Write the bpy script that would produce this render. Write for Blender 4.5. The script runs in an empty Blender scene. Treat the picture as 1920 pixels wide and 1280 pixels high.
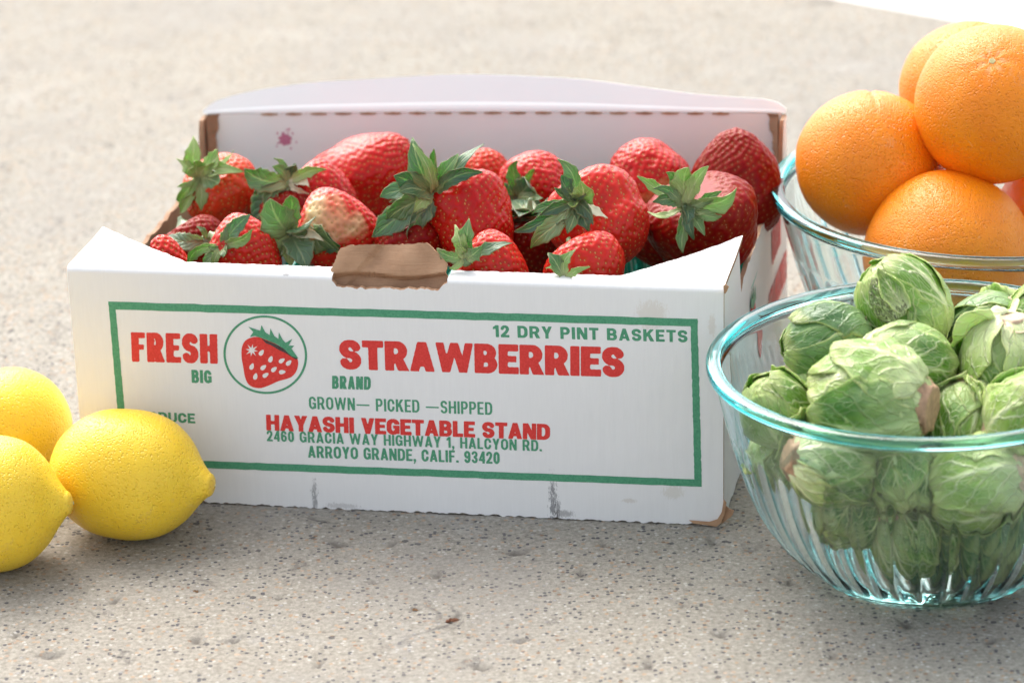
import bpy, math, random
import numpy as np
from mathutils import Vector, Matrix
rng = np.random.RandomState(11); random.seed(5)
R = math.radians
sc = bpy.context.scene
col = sc.collection

# ------------------------------------------------------------------ camera
CAM = np.array([.2409, -1.8868, .8231]); PITCH = .3739; ROLL = -.0435; FPX = 6911.4
_cp, _sp = math.cos(PITCH), math.sin(PITCH)
_fw = np.array([0, _cp, -_sp]); _rt = np.array([1., 0, 0]); _up = np.cross(_rt, _fw)
_r = math.cos(ROLL)*_rt + math.sin(ROLL)*_up
_u = -math.sin(ROLL)*_rt + math.cos(ROLL)*_up
cd = bpy.data.cameras.new('camera'); cam = bpy.data.objects.new('camera', cd); col.objects.link(cam)
m = Matrix.Identity(4)
for i in range(3):
    m[i][0], m[i][1], m[i][2], m[i][3] = _r[i], _u[i], -_fw[i], CAM[i]
cam.matrix_world = m
cd.sensor_width = 36; cd.lens = FPX*36/1920; cd.clip_start = .05; cd.clip_end = 500
cd.dof.use_dof = True; cd.dof.focus_distance = 1.965; cd.dof.aperture_fstop = 9.0
sc.camera = cam

def ray(px, py):
    return _fw + _r*(px-960)/FPX - _u*(py-640)/FPX
def at_z(px, py, z):
    d = ray(px, py); return CAM + d*(z-CAM[2])/d[2]
def view(dx, dy, dz):            # direction from picture right / up / towards the viewer
    v = _r*dx + _u*dy - _fw*dz
    return v/np.linalg.norm(v)

# ------------------------------------------------------------------ light
SUN_EL, SUN_AZ = 48, -22          # degrees; azimuth measured from +Y towards +X (behind the box, a little left)
w = bpy.data.worlds.new('World'); sc.world = w; w.use_nodes = True
nt = w.node_tree; bg = nt.nodes['Background']
sky = nt.nodes.new('ShaderNodeTexSky'); sky.sky_type = 'NISHITA'; sky.sun_disc = False
sky.sun_elevation = R(SUN_EL); sky.sun_rotation = R(SUN_AZ); sky.air_density = 1.0; sky.dust_density = 5.0
hs = nt.nodes.new('ShaderNodeHueSaturation'); hs.inputs['Saturation'].default_value = .40     # thin overcast greys the sky
nt.links.new(sky.outputs[0], hs.inputs['Color']); nt.links.new(hs.outputs[0], bg.inputs[0]); bg.inputs[1].default_value = .15
sl = bpy.data.lights.new('sun', 'SUN'); sl.energy = .68; sl.angle = R(70); sl.color = (1, .935, .83)
so = bpy.data.objects.new('sun', sl); col.objects.link(so)
sd = Vector((math.sin(R(SUN_AZ))*math.cos(R(SUN_EL)), math.cos(R(SUN_AZ))*math.cos(R(SUN_EL)), math.sin(R(SUN_EL))))
so.rotation_euler = (-sd).to_track_quat('-Z', 'Y').to_euler()
sc.view_settings.view_transform = 'Standard'; sc.view_settings.look = 'None'
sc.view_settings.exposure = 1.40; sc.view_settings.gamma = 1
sc.render.engine = 'CYCLES'
cy = sc.cycles
cy.use_denoising = True
try: cy.denoiser = 'OPENIMAGEDENOISE'
except Exception: pass
cy.max_bounces = 24; cy.transmission_bounces = 20; cy.glossy_bounces = 8; cy.diffuse_bounces = 5
cy.transparent_max_bounces = 16; cy.blur_glossy = .6
cy.sample_clamp_indirect = 8

# ------------------------------------------------------------------ helpers
def tag(o, label=None, cat=None, group=None, kind=None):
    if label: o['label'] = label
    if cat: o['category'] = cat
    if group: o['group'] = group
    if kind: o['kind'] = kind
    return o
def empty(name, loc, label, cat, group=None):
    o = bpy.data.objects.new(name, None); col.objects.link(o); o.location = loc
    o.empty_display_size = .02
    return tag(o, label, cat, group)
def mesh(name, V, F, mats, parent=None, smooth=True, uv=None, colr=None, fmat=None, loc=None, rot=None, solid=0):
    """V are in the parent's space (or world when there is no parent)"""
    me = bpy.data.meshes.new(name)
    V = np.asarray(V, dtype=float)
    me.from_pydata(V.tolist(), [], F.tolist() if isinstance(F, np.ndarray) else F)
    if not isinstance(mats, (list, tuple)): mats = [mats]
    for x in mats: me.materials.append(x)
    if smooth: me.polygons.foreach_set('use_smooth', [True]*len(me.polygons))
    if fmat is not None: me.polygons.foreach_set('material_index', fmat)
    if uv is not None or colr is not None:
        li = np.empty(len(me.loops), dtype=np.int32); me.loops.foreach_get('vertex_index', li)
    if uv is not None:
        l = me.uv_layers.new(name='UVMap'); l.data.foreach_set('uv', np.asarray(uv, dtype=np.float32)[li].ravel())
    if colr is not None:
        c = me.color_attributes.new('tint', 'FLOAT_COLOR', 'POINT')
        a = np.ones((len(V), 4), dtype=np.float32); a[:, :3] = colr; c.data.foreach_set('color', a.ravel())
    me.update()
    o = bpy.data.objects.new(name, me); col.objects.link(o)
    if parent is not None: o.parent = parent
    if loc is not None: o.location = loc
    if rot is not None: o.rotation_euler = rot
    if solid:
        md = o.modifiers.new('thickness', 'SOLIDIFY'); md.thickness = solid; md.offset = 0
    return o
def grid_faces(n, mm, wrap=False, off=0):
    """n rows, mm columns; wrap joins the last column to the first"""
    i, j = np.meshgrid(np.arange(n-1), np.arange(mm if wrap else mm-1), indexing='ij')
    j2 = (j+1) % mm
    return np.stack([i*mm+j, i*mm+j2, (i+1)*mm+j2, (i+1)*mm+j], -1).reshape(-1, 4)+off
class Fbm:
    def __init__(s, seed, freq, oct=4, n=7):
        r = np.random.RandomState(seed); s.k = []; a = 1.
        for o in range(oct):
            k = r.normal(size=(n, 3)); k /= np.linalg.norm(k, axis=1)[:, None]
            s.k.append((k*freq*(2**o)*(.7+.6*r.rand(n, 1))*6.28, r.rand(n)*6.28, a)); a *= .5
    def __call__(s, P):
        t = 0
        for k, ph, a in s.k: t = t+a*np.sin(P@k.T+ph).sum(-1)/math.sqrt(len(ph))
        return t
def interp(xs, ys, x):
    """smooth (Catmull-Rom like) interpolation"""
    xs, ys = np.array(xs, float), np.array(ys, float); d = np.gradient(ys, xs)
    i = np.clip(np.searchsorted(xs, x)-1, 0, len(xs)-2); h = xs[i+1]-xs[i]; t = (x-xs[i])/h
    return (2*t**3-3*t**2+1)*ys[i]+(t**3-2*t**2+t)*h*d[i]+(-2*t**3+3*t**2)*ys[i+1]+(t**3-t**2)*h*d[i+1]
def frame(zaxis, spin=0):
    z = Vector(zaxis).normalized(); q = z.to_track_quat('Z', 'Y')
    return np.array((q.to_matrix() @ Matrix.Rotation(spin, 3, 'Z')))

# ------------------------------------------------------------------ node helpers
class N:
    def __init__(s, name):
        s.m = bpy.data.materials.new(name); s.m.use_nodes = True; s.t = s.m.node_tree
        s.b = s.t.nodes['Principled BSDF']
    def n(s, typ, **kw):
        x = s.t.nodes.new('ShaderNode'+typ)
        for k, v in kw.items(): setattr(x, k, v)
        return x
    def l(s, a, b): s.t.links.new(a, b)
    def val(s, sock, v):
        if hasattr(v, 'links') or isinstance(v, bpy.types.NodeSocket): s.l(v, sock)
        else: sock.default_value = v
    def math(s, op, a, b=0, c=None, clamp=False):
        x = s.n('Math', operation=op, use_clamp=clamp); s.val(x.inputs[0], a); s.val(x.inputs[1], b)
        if c is not None: s.val(x.inputs[2], c)
        return x.outputs[0]
    def coord(s, which='Object'): return s.n('TexCoord').outputs[which]
    def noise(s, vec, scale, detail=4, rough=.5, dist=0):
        x = s.n('TexNoise'); s.l(vec, x.inputs['Vector']); x.inputs['Scale'].default_value = scale
        x.inputs['Detail'].default_value = detail; x.inputs['Roughness'].default_value = rough; x.inputs['Distortion'].default_value = dist
        return x.outputs['Fac']
    def vor(s, vec, scale, feature='F1', out='Distance', rnd=1):
        x = s.n('TexVoronoi', feature=feature); s.l(vec, x.inputs['Vector']); x.inputs['Scale'].default_value = scale
        x.inputs['Randomness'].default_value = rnd
        return x.outputs[out]
    def ramp(s, fac, stops, interp='LINEAR'):
        x = s.n('ValToRGB'); s.val(x.inputs[0], fac); cr = x.color_ramp; cr.interpolation = interp
        while len(cr.elements) < len(stops): cr.elements.new(.5)
        for e, (p, c) in zip(cr.elements, stops):
            e.position = p
            e.color = (c, c, c, 1) if not isinstance(c, (tuple, list)) else (*c, 1)
        return x.outputs[0]
    def mix(s, fac, a, b, mode='MIX'):
        x = s.n('Mix', data_type='RGBA', blend_type=mode)
        s.val(x.inputs['Factor'], fac)
        for sk, v in ((x.inputs[6], a), (x.inputs[7], b)):
            s.val(sk, (*v, 1) if isinstance(v, tuple) and len(v) == 3 else v)
        return x.outputs[2]
    def bump(s, h, dist, strength=1, prev=None):
        x = s.n('Bump'); s.l(h, x.inputs['Height']); x.inputs['Distance'].default_value = dist; x.inputs['Strength'].default_value = strength
        if prev is not None: s.l(prev, x.inputs['Normal'])
        return x.outputs[0]
    def attr(s, name): 
        x = s.n('Attribute'); x.attribute_name = name; return x.outputs['Color']
    def set(s, **kw):
        for k, v in kw.items():
            k = k.replace('_', ' '); sk = s.b.inputs[k]
            if isinstance(v, tuple) and len(v) == 3 and sk.type == 'RGBA': v = (*v, 1)
            s.val(sk, v)
        return s.m

# ------------------------------------------------------------------ materials
def mat_concrete():
    g = N('concrete'); c = g.coord()
    big = g.noise(c, 2.2, 3, .5); med = g.noise(c, 22, 4, .6)
    base = g.ramp(med, [(.3, (.235, .215, .18)), (.55, (.29, .272, .238)), (.75, (.34, .325, .29))])
    base = g.mix(g.ramp(big, [(.35, .0), (.7, .5)]), base, (.365, .318, .25))
    fine = g.noise(c, 330, 4, .75)
    base = g.mix(.55, base, g.ramp(fine, [(.3, (.12, .11, .09)), (.5, (.32, .297, .25)), (.7, (.53, .50, .435))]))
    cellc = g.vor(c, 400, out='Color'); celld = g.vor(c, 400)
    sep = g.n('SeparateColor'); g.l(cellc, sep.inputs[0])
    dark = g.math('MULTIPLY', g.math('GREATER_THAN', sep.outputs[0], .84), g.math('LESS_THAN', celld, .46))
    pale = g.math('MULTIPLY', g.math('GREATER_THAN', sep.outputs[1], .88), g.math('LESS_THAN', celld, .42))
    tan = g.math('MULTIPLY', g.math('GREATER_THAN', sep.outputs[2], .92), g.math('LESS_THAN', celld, .45))
    base = g.mix(g.math('MULTIPLY', dark, .85), base, (.07, .068, .08))
    base = g.mix(g.math('MULTIPLY', pale, .45), base, (.60, .58, .54))
    base = g.mix(g.math('MULTIPLY', tan, .5), base, (.42, .25, .13))
    c2 = g.vor(c, 140, out='Color'); d2 = g.vor(c, 140); s2 = g.n('SeparateColor'); g.l(c2, s2.inputs[0])
    big_dark = g.math('MULTIPLY', g.math('GREATER_THAN', s2.outputs[0], .945), g.math('LESS_THAN', g.math('ADD', d2, g.math('MULTIPLY', g.math('SUBTRACT', fine, .5), .5)), .24))
    base = g.mix(g.math('MULTIPLY', big_dark, .8), base, (.07, .065, .07))
    # weathered blotches a few centimetres apart
    bl = g.noise(c, 46, 5, .7, .6)
    base = g.mix(g.ramp(bl, [(.66, .0), (.76, .5)]), base, (.17, .155, .135))
    mk = g.noise(c, 21, 6, .75, 1.0)
    base = g.mix(g.ramp(mk, [(.60, .0), (.69, .75)]), base, (.10, .092, .085))
    wet = g.noise(c, 5.5, 5, .65, .8)
    base = g.mix(g.ramp(wet, [(.40, .30), (.52, .0)]), base, (.27, .255, .235))
    lime = g.noise(c, 13, 5, .7, .5)
    base = g.mix(g.ramp(lime, [(.58, .0), (.75, .35)]), base, (.50, .49, .47))
    pit = g.attr('tint'); sp = g.n('SeparateColor'); g.l(pit, sp.inputs[0])
    base = g.mix(sp.outputs[0], base, (.13, .115, .10))
    h = g.math('ADD', g.math('MULTIPLY', fine, .7), g.math('MULTIPLY', g.noise(c, 130, 3, .6), 1.0))
    h = g.math('SUBTRACT', h, g.math('MULTIPLY', dark, .3))
    return g.set(Base_Color=base, Roughness=.85, Specular_IOR_Level=.2, Normal=g.bump(h, .0017, 1.))
def mat_pale():
    g = N('pale_paving'); c = g.coord()
    return g.set(Base_Color=g.ramp(g.noise(c, 30, 4), [(.3, (.74, .73, .71)), (.7, (.82, .81, .79))]), Roughness=.7)
def mat_white():
    g = N('white_clay_board'); uv = g.coord('UV'); c = g.coord()
    n1 = g.noise(c, 9, 4, .6); n2 = g.noise(c, 160, 3, .6)
    base = g.mix(g.ramp(n1, [(.35, .0), (.75, .30)]), (.84, .84, .825), (.79, .785, .76))
    mp = g.n('Mapping'); g.l(uv, mp.inputs[0]); mp.inputs['Scale'].default_value = (900, 60, 1)
    fib = g.noise(mp.outputs[0], 1, 3, .6)
    base = g.mix(g.ramp(fib, [(.3, .12), (.7, 0.)]), base, (.64, .62, .60))
    sx = g.n('SeparateXYZ'); g.l(uv, sx.inputs[0]); U, Z = sx.outputs[0], sx.outputs[1]
    mp2 = g.n('Mapping'); g.l(uv, mp2.inputs[0]); mp2.inputs['Scale'].default_value = (900, 260, 1)
    nz = g.noise(mp2.outputs[0], 1, 5, .85, .6)
    def blot(u0, z0, su, sz, colr, amt, thr):
        nonlocal base
        a = g.math('POWER', g.math('DIVIDE', g.math('SUBTRACT', U, u0), su), 2)
        b = g.math('POWER', g.math('DIVIDE', g.math('SUBTRACT', Z, z0), sz), 2)
        d = g.math('SQRT', g.math('ADD', a, b))
        f = g.math('SUBTRACT', g.math('SUBTRACT', 1.0, d), g.math('MULTIPLY', g.math('SUBTRACT', nz, .5), thr))
        f = g.math('MULTIPLY', f, 3, clamp=True)
        base = g.mix(g.math('MULTIPLY', f, amt), base, colr)
    for b_ in STAINS: blot(*b_)
    h = g.math('ADD', g.noise(c, 14, 2), g.math('MULTIPLY', n2, .05))
    mpc = g.n('Mapping'); g.l(uv, mpc.inputs[0]); mpc.inputs['Scale'].default_value = (1, 0, 0)
    wv = g.n('TexWave'); g.l(mpc.outputs[0], wv.inputs[0]); wv.inputs['Scale'].default_value = 48; wv.inputs['Distortion'].default_value = .4
    h = g.math('ADD', h, g.math('MULTIPLY', wv.outputs['Fac'], .035))
    return g.set(Base_Color=base, Roughness=.5, Specular_IOR_Level=.35, Normal=g.bump(h, .0026, .6))
def mat_inner():
    g = N('white_inner_board'); c = g.coord()
    base = g.mix(g.ramp(g.noise(c, 30, 4, .6), [(.4, 0.), (.8, .25)]), (.84, .87, .85), (.78, .80, .78))
    return g.set(Base_Color=base, Roughness=.55, Normal=g.bump(g.noise(c, 18, 3), .0012, .5))
def mat_kraft(name='brown_kraft_board', tone=1.):  # factor scales the board's own brown, paler for torn paper
    g = N(name); c = g.coord(); n = g.noise(c, 60, 5, .65)
    mp = g.n('Mapping'); g.l(c, mp.inputs[0]); mp.inputs['Scale'].default_value = (80, 80, 1400)
    f = g.noise(mp.outputs[0], 1, 3)
    base = g.ramp(n, [(.3, (.30*tone, .155*tone, .08*tone)), (.55, (.44*tone, .25*tone, .14*tone)), (.8, (.52*tone, .32*tone, .19*tone))])
    base = g.mix(g.math('MULTIPLY', f, .5), base, (.48*tone, .30*tone, .18*tone))
    return g.set(Base_Color=base, Roughness=.8, Normal=g.bump(g.math('ADD', n, g.math('MULTIPLY', f, .5)), .0008, .7))
def mat_ink(name, c1, c2):
    g = N(name); c = g.coord('Generated'); o = g.coord()
    n = g.noise(o, 900, 4, .7)
    return g.set(Base_Color=g.ramp(n, [(.3, c1), (.5, c2), (.75, tuple(min(1, x*1.12+.02) for x in c2))]), Roughness=.5, Specular_IOR_Level=.3)
def mat_berry(name='strawberry_skin', spec=.17, coat=.16, rough=.27):
    g = N(name); t = g.attr('tint'); c = g.coord()
    n = g.noise(c, 90, 4, .6)
    base = g.mix(g.ramp(n, [(.35, .0), (.7, .35)]), t, g.mix(1, t, (.62, .42, .42), 'MULTIPLY'))
    return g.set(Base_Color=base, Roughness=rough, Specular_IOR_Level=spec, Coat_Weight=coat, Coat_Roughness=.04,
                 Subsurface_Weight=.25, Subsurface_Radius=(1, .25, .15), Subsurface_Scale=.003, Normal=g.bump(g.noise(c, 700, 3), .0003, .5))
def mat_simple(name, colr, rough=.5, var=.25, scale=200, bump=.0003, **kw):
    g = N(name); c = g.coord(); n = g.noise(c, scale, 3, .6)
    base = g.mix(g.ramp(n, [(.3, 0.), (.7, 1.)]), tuple(x*(1-var) for x in colr), tuple(min(1, x*(1+var)) for x in colr))
    return g.set(Base_Color=base, Roughness=rough, Normal=g.bump(n, bump, .5), **kw)
def mat_sepal(name, dark, light, pale):
    g = N(name); uv = g.coord('UV'); oi = g.n('ObjectInfo')
    sx = g.n('SeparateXYZ'); g.l(uv, sx.inputs[0]); a, t = sx.outputs[0], sx.outputs[1]
    n = g.noise(uv, 5, 3, .6)
    f = g.math('ADD', g.math('MULTIPLY', oi.outputs['Random'], .7), g.math('MULTIPLY', n, .5))
    base = g.mix(g.math('SUBTRACT', f, .1, clamp=True), dark, light)
    base = g.mix(g.ramp(t, [(.0, .9), (.35, .25), (.6, .0)]), base, pale)
    aa = g.math('ABSOLUTE', a)
    rib = g.ramp(aa, [(.02, .7), (.10, .0)])
    base = g.mix(rib, base, pale)
    sec = g.math('FRACT', g.math('ADD', g.math('MULTIPLY', t, 5), g.math('MULTIPLY', aa, -2.2)))
    secd = g.math('ABSOLUTE', g.math('SUBTRACT', sec, .5))
    base = g.mix(g.ramp(secd, [(.0, .35), (.10, .0)]), base, pale)
    base = g.mix(g.ramp(g.math('ADD', aa, g.math('MULTIPLY', n, .2)), [(.98, 0.), (1.08, .35)]), base, (.25, .16, .06))
    h = g.math('ADD', g.ramp(secd, [(.0, .0), (.25, .6)]), g.ramp(aa, [(.0, 0.), (.2, .5)]))
    return g.set(Base_Color=base, Roughness=.36, Specular_IOR_Level=.45, Subsurface_Weight=.15, Subsurface_Scale=.002, Subsurface_Radius=(.4, 1, .2), Normal=g.bump(h, .0005, .8))
def mat_citrus(name, c1, c2, blem, scale, dist, rough=.36, sss=(1, .5, .1)):
    g = N(name); c = g.coord(); n = g.noise(c, 26, 4, .6)
    base = g.mix(g.ramp(n, [(.3, 0.), (.7, 1.)]), c1, c2)
    v = g.vor(c, scale, 'SMOOTH_F1'); v2 = g.vor(c, scale*1.9, 'SMOOTH_F1')
    wob = g.noise(c, scale*.45, 3, .6)
    pores = g.ramp(v, [(.0, 1.), (.30, .0)])
    base = g.mix(g.math('MULTIPLY', pores, .22), base, tuple(x*.72 for x in c1))
    sp = g.noise(c, 55, 6, .8, .8)
    msk = g.noise(c, 17, 2)
    base = g.mix(g.math('MULTIPLY', g.ramp(sp, [(.60, 0.), (.68, .5)]), g.ramp(msk, [(.44, 0.), (.58, 1.)])), base, blem)
    t = g.attr('tint'); s = g.n('SeparateColor'); g.l(t, s.inputs[0])
    base = g.mix(s.outputs[0], base, blem)
    h = g.math('ADD', g.math('MULTIPLY', g.ramp(v, [(.0, 0.), (.35, 1.)]), .75), g.math('ADD', g.math('MULTIPLY', v2, .35), g.math('MULTIPLY', wob, .35)))
    return g.set(Base_Color=base, Roughness=rough, Specular_IOR_Level=.4, Subsurface_Weight=.15, Subsurface_Radius=sss, Subsurface_Scale=.004, Normal=g.bump(h, dist, .8))
def mat_sprout(name, deep, mid, pale, vein_amt):
    g = N(name); uv = g.coord('UV'); oi = g.n('ObjectInfo')
    warp = g.n('TexNoise'); g.l(uv, warp.inputs['Vector']); warp.inputs['Scale'].default_value = 3.2
    wv = g.n('VectorMath', operation='SCALE'); g.l(warp.outputs['Color'], wv.inputs[0]); wv.inputs['Scale'].default_value = .16
    ad = g.n('VectorMath', operation='ADD'); g.l(uv, ad.inputs[0]); g.l(wv.outputs[0], ad.inputs[1])
    sx = g.n('SeparateXYZ'); g.l(ad.outputs[0], sx.inputs[0])
    a = g.math('SUBTRACT', sx.outputs[0], .08); t = g.math('SUBTRACT', sx.outputs[1], .08)
    aa = g.math('ABSOLUTE', a)
    side = g.math('MULTIPLY', g.math('GREATER_THAN', a, 0), .45)
    k = g.math('ADD', g.math('ADD', g.math('MULTIPLY', t, 4.2), g.math('MULTIPLY', g.math('POWER', aa, .8), -2.1)), side)
    secd = g.math('ABSOLUTE', g.math('SUBTRACT', g.math('FRACT', k), .5))      # 0 on the vein
    wid = g.math('SUBTRACT', .13, g.math('MULTIPLY', aa, .07))
    sec = g.math('SUBTRACT', 1, g.math('DIVIDE', secd, wid), clamp=True)
    midr = g.math('SUBTRACT', 1, g.math('DIVIDE', aa, g.math('SUBTRACT', .15, g.math('MULTIPLY', t, .12))), clamp=True)
    vd = g.vor(ad.outputs[0], 7.5, 'DISTANCE_TO_EDGE'); ter = g.ramp(vd, [(.0, 1.), (.09, .0)])
    vd2 = g.vor(ad.outputs[0], 19, 'DISTANCE_TO_EDGE'); qua = g.ramp(vd2, [(.0, 1.), (.12, .0)])
    n = g.noise(uv, 2.3, 3, .6)
    f = g.math('ADD', g.math('MULTIPLY', n, 1.0), g.math('MULTIPLY', g.math('SUBTRACT', oi.outputs['Random'], .5), .55))
    base = g.ramp(f, [(.25, deep), (.5, mid), (.8, tuple(.6*x+.4*y for x, y in zip(mid, pale)))])
    base = g.mix(g.ramp(sx.outputs[1], [(.05, .95), (.35, .45), (.65, .0)]), base, pale)
    base = g.mix(g.math('MULTIPLY', qua, .08*vein_amt), base, pale)
    base = g.mix(g.math('MULTIPLY', ter, .42*vein_amt), base, pale)
    base = g.mix(g.math('MULTIPLY', g.math('POWER', sec, .7), .75*vein_amt), base, pale)
    base = g.mix(g.math('MULTIPLY', g.math('POWER', midr, .6), .85), base, tuple(min(1, x*1.15) for x in pale))
    wax_glint = g.ramp(g.noise(uv, 3.0, 5, .7), [(.50, 0.), (.72, .34)])
    base = g.mix(wax_glint, base, (.44, .56, .34))  # pale waxy bloom, also highlights put into the leaf colour
    mg = g.math('MAXIMUM', g.math('ABSOLUTE', g.n('SeparateXYZ').outputs[0] if False else aa), g.math('ADD', t, .06))
    base = g.mix(g.ramp(mg, [(.90, 0.), (.98, .55)]), base, (.50, .56, .20))
    sp = g.ramp(g.noise(uv, 24, 3, .7), [(.73, 0.), (.77, .5)])
    base = g.mix(sp, base, (.20, .15, .06))
    h = g.math('ADD', g.math('MULTIPLY', sec, .8), g.math('ADD', g.math('MULTIPLY', midr, 1.0), g.math('MULTIPLY', ter, .35)))
    h2 = g.noise(uv, 9, 3, .6)
    return g.set(Base_Color=base, Roughness=g.ramp(n, [(.3, .26), (.7, .42)]), Specular_IOR_Level=.45, Subsurface_Weight=.15, Subsurface_Scale=.003, Subsurface_Radius=(.5, 1, .2),
                 Normal=g.bump(h2, .0007, .7, g.bump(h, .0011, .8)))
def mat_glass(name='teal_tinted_glass', dens=27):
    g = N(name)
    g.set(Base_Color=(1, 1, 1), Roughness=.0, IOR=1.47, Transmission_Weight=1.)
    va = g.n('VolumeAbsorption'); va.inputs['Color'].default_value = (.04, .92, .94, 1); va.inputs['Density'].default_value = dens
    out = [x for x in g.t.nodes if x.type == 'OUTPUT_MATERIAL'][0]
    g.l(va.outputs[0], out.inputs['Volume'])
    return g.m

# ------------------------------------------------------------------ box geometry frame
H = .1377; WU = .3583; DV = .2705
cb = {(0, 0): (0, 0, 0), (1, 0): (.3503, -.0754, 0), (0, 1): (.058, .2635, 0), (1, 1): (.4088, .195, 0)}
ct = {(0, 0): (.0004, .0001, .1377), (1, 0): (.3532, -.0763, .1377), (0, 1): (.0581, .2641, .1377), (1, 1): (.4105, .199, .1432)}
cb = {k: np.array(v, float) for k, v in cb.items()}; ct = {k: np.array(v, float) for k, v in ct.items()}
def P(u, v, z):
    """box space (metres along the front, into the depth, up) to world"""
    u, v, z = np.broadcast_arrays(np.asarray(u, float), np.asarray(v, float), np.asarray(z, float))
    s, t, h = (u/WU)[..., None], (v/DV)[..., None], (z/H)[..., None]
    bl = lambda c: (1-s)*(1-t)*c[0, 0]+s*(1-t)*c[1, 0]+(1-s)*t*c[0, 1]+s*t*c[1, 1]
    a, b = bl(cb), bl(ct)
    return a+(b-a)*h
_n = np.cross(cb[1, 0]-cb[0, 0], ct[0, 0]-cb[0, 0]); _n /= np.linalg.norm(_n)   # front plane normal
if _n[1] > 0: _n = -_n
def front(px, py):
    """picture point -> (u, z) on the front face"""
    d = ray(px, py); t = ((cb[0, 0]-CAM)@_n)/(d@_n); q = CAM+d*t
    z = q[2]; s = (q[0]-.0004*z/H)/(.3503+.0025*z/H)
    return np.array([s*WU, z])
def in_box(px, py, v):
    """point on the ray that lies v metres behind the front face"""
    d = ray(px, py); p0 = P(0, v, 0); t = ((p0-CAM)@_n)/(d@_n); return CAM+d*t

def F_(px, py): return tuple(front(px, py))
STAINS = []
for px, py, sx_, sz_, c_, a_, t_ in [
    (590, 930, 5, 30, (.10, .10, .11), .6, 7.0), (1037, 938, 7, 38, (.08, .08, .09), .7, 7.0), (1046, 955, 5, 20, (.08, .08, .09), .6, 5.5), (1056, 962, 22, 8, (.20, .19, .18), .6, 3.6),
    (1222, 590, 32, 30, (.66, .60, .52), .5, 2.4), (1262, 922, 22, 15, (.66, .63, .55), .55, 2.6), (1180, 938, 14, 5, (.60, .55, .47), .5, 2.8),
    (640, 948, 34, 6, (.45, .43, .41), .5, 3.5), (535, 512, 7, 5, (.35, .33, .32), .7, 2.5), (905, 520, 10, 4, (.5, .5, .52), .5, 2.5), (1335, 610, 8, 22, (.66, .58, .48), .45, 2.8)]:
    u_, z_ = front(px, py); STAINS.append((float(u_), float(z_), sx_/3500, sz_/3250, c_, a_, t_))

M = dict(concrete=mat_concrete(), pale=mat_pale(), white=mat_white(), inner=mat_inner(), kraft=mat_kraft(), kraft2=mat_kraft('torn_kraft_edge', .8), torn=mat_kraft('torn_paper_edge', 1.5),
         red=mat_ink('red_ink', (.62, .035, .03), (.70, .048, .04)), green=mat_ink('green_ink', (.05, .24, .13), (.085, .32, .18)),
         black=mat_ink('dark_ink', (.05, .03, .03), (.07, .05, .05)), stain=mat_ink('berry_juice', (.45, .12, .22), (.52, .2, .3)),
         berry=mat_berry(), berry_ripe_shade=mat_berry('overripe_and_shaded_skin', .10, .03, .34), seed=mat_simple('seed', (.50, .28, .06), .35), seed_dark=mat_simple('seed_dark', (.35, .12, .05), .35),  # duller skin for dark red berries, also those with painted gap shade
         sepal=mat_sepal('sepal_green', (.06, .13, .06), (.22, .32, .12), (.48, .54, .26)),
         sepal_l=mat_sepal('sepal_light_green', (.18, .29, .08), (.36, .46, .16), (.58, .62, .32)),
         sepal_d=mat_sepal('sepal_dark_green', (.045, .10, .065), (.12, .20, .10), (.32, .38, .19)),
         basket=mat_simple('green_plastic', (.02, .36, .27), .3, .1),
         lemon=mat_citrus('lemon_peel', (.84, .54, .022), (.90, .63, .05), (.70, .46, .14), 600, .0008),
         orange=mat_citrus('orange_peel', (.88, .225, .002), (.95, .29, .004), (.84, .44, .20), 700, .0012, .38),
         scar=mat_simple('stem_scar', (.55, .48, .22), .6, .3), scar_b=mat_simple('brown_scar', (.28, .15, .07), .7, .3),
         sprout=mat_sprout('sprout_leaf', (.045, .15, .010), (.155, .32, .025), (.62, .72, .34), 1.),
         sprout_l=mat_sprout('sprout_leaf_pale', (.12, .26, .022), (.28, .44, .06), (.72, .78, .43), .9),
         sprout_d=mat_sprout('sprout_leaf_dark', (.03, .11, .02), (.08, .20, .045), (.30, .44, .18), .55),
         cut=mat_simple('sprout_cut_stem', (.60, .44, .29), .6, .3, 260, .0008), cut_b=mat_simple('sprout_cut_brown', (.42, .26, .15), .65, .3, 260, .0008),
         sprout_m=mat_sprout('sprout_leaf_glossy', (.05, .16, .012), (.14, .30, .025), (.42, .55, .22), .5),
         hole=mat_simple('sprout_blemish', (.10, .12, .03), .6, .5, 400), petal=mat_simple('dried_petal', (.70, .66, .46), .6, .15),
         glass=mat_glass(), rim=mat_glass('aqua_rim_glass', 95), crumb=mat_simple('dry_leaf', (.20, .08, .04), .8, .4))

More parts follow.
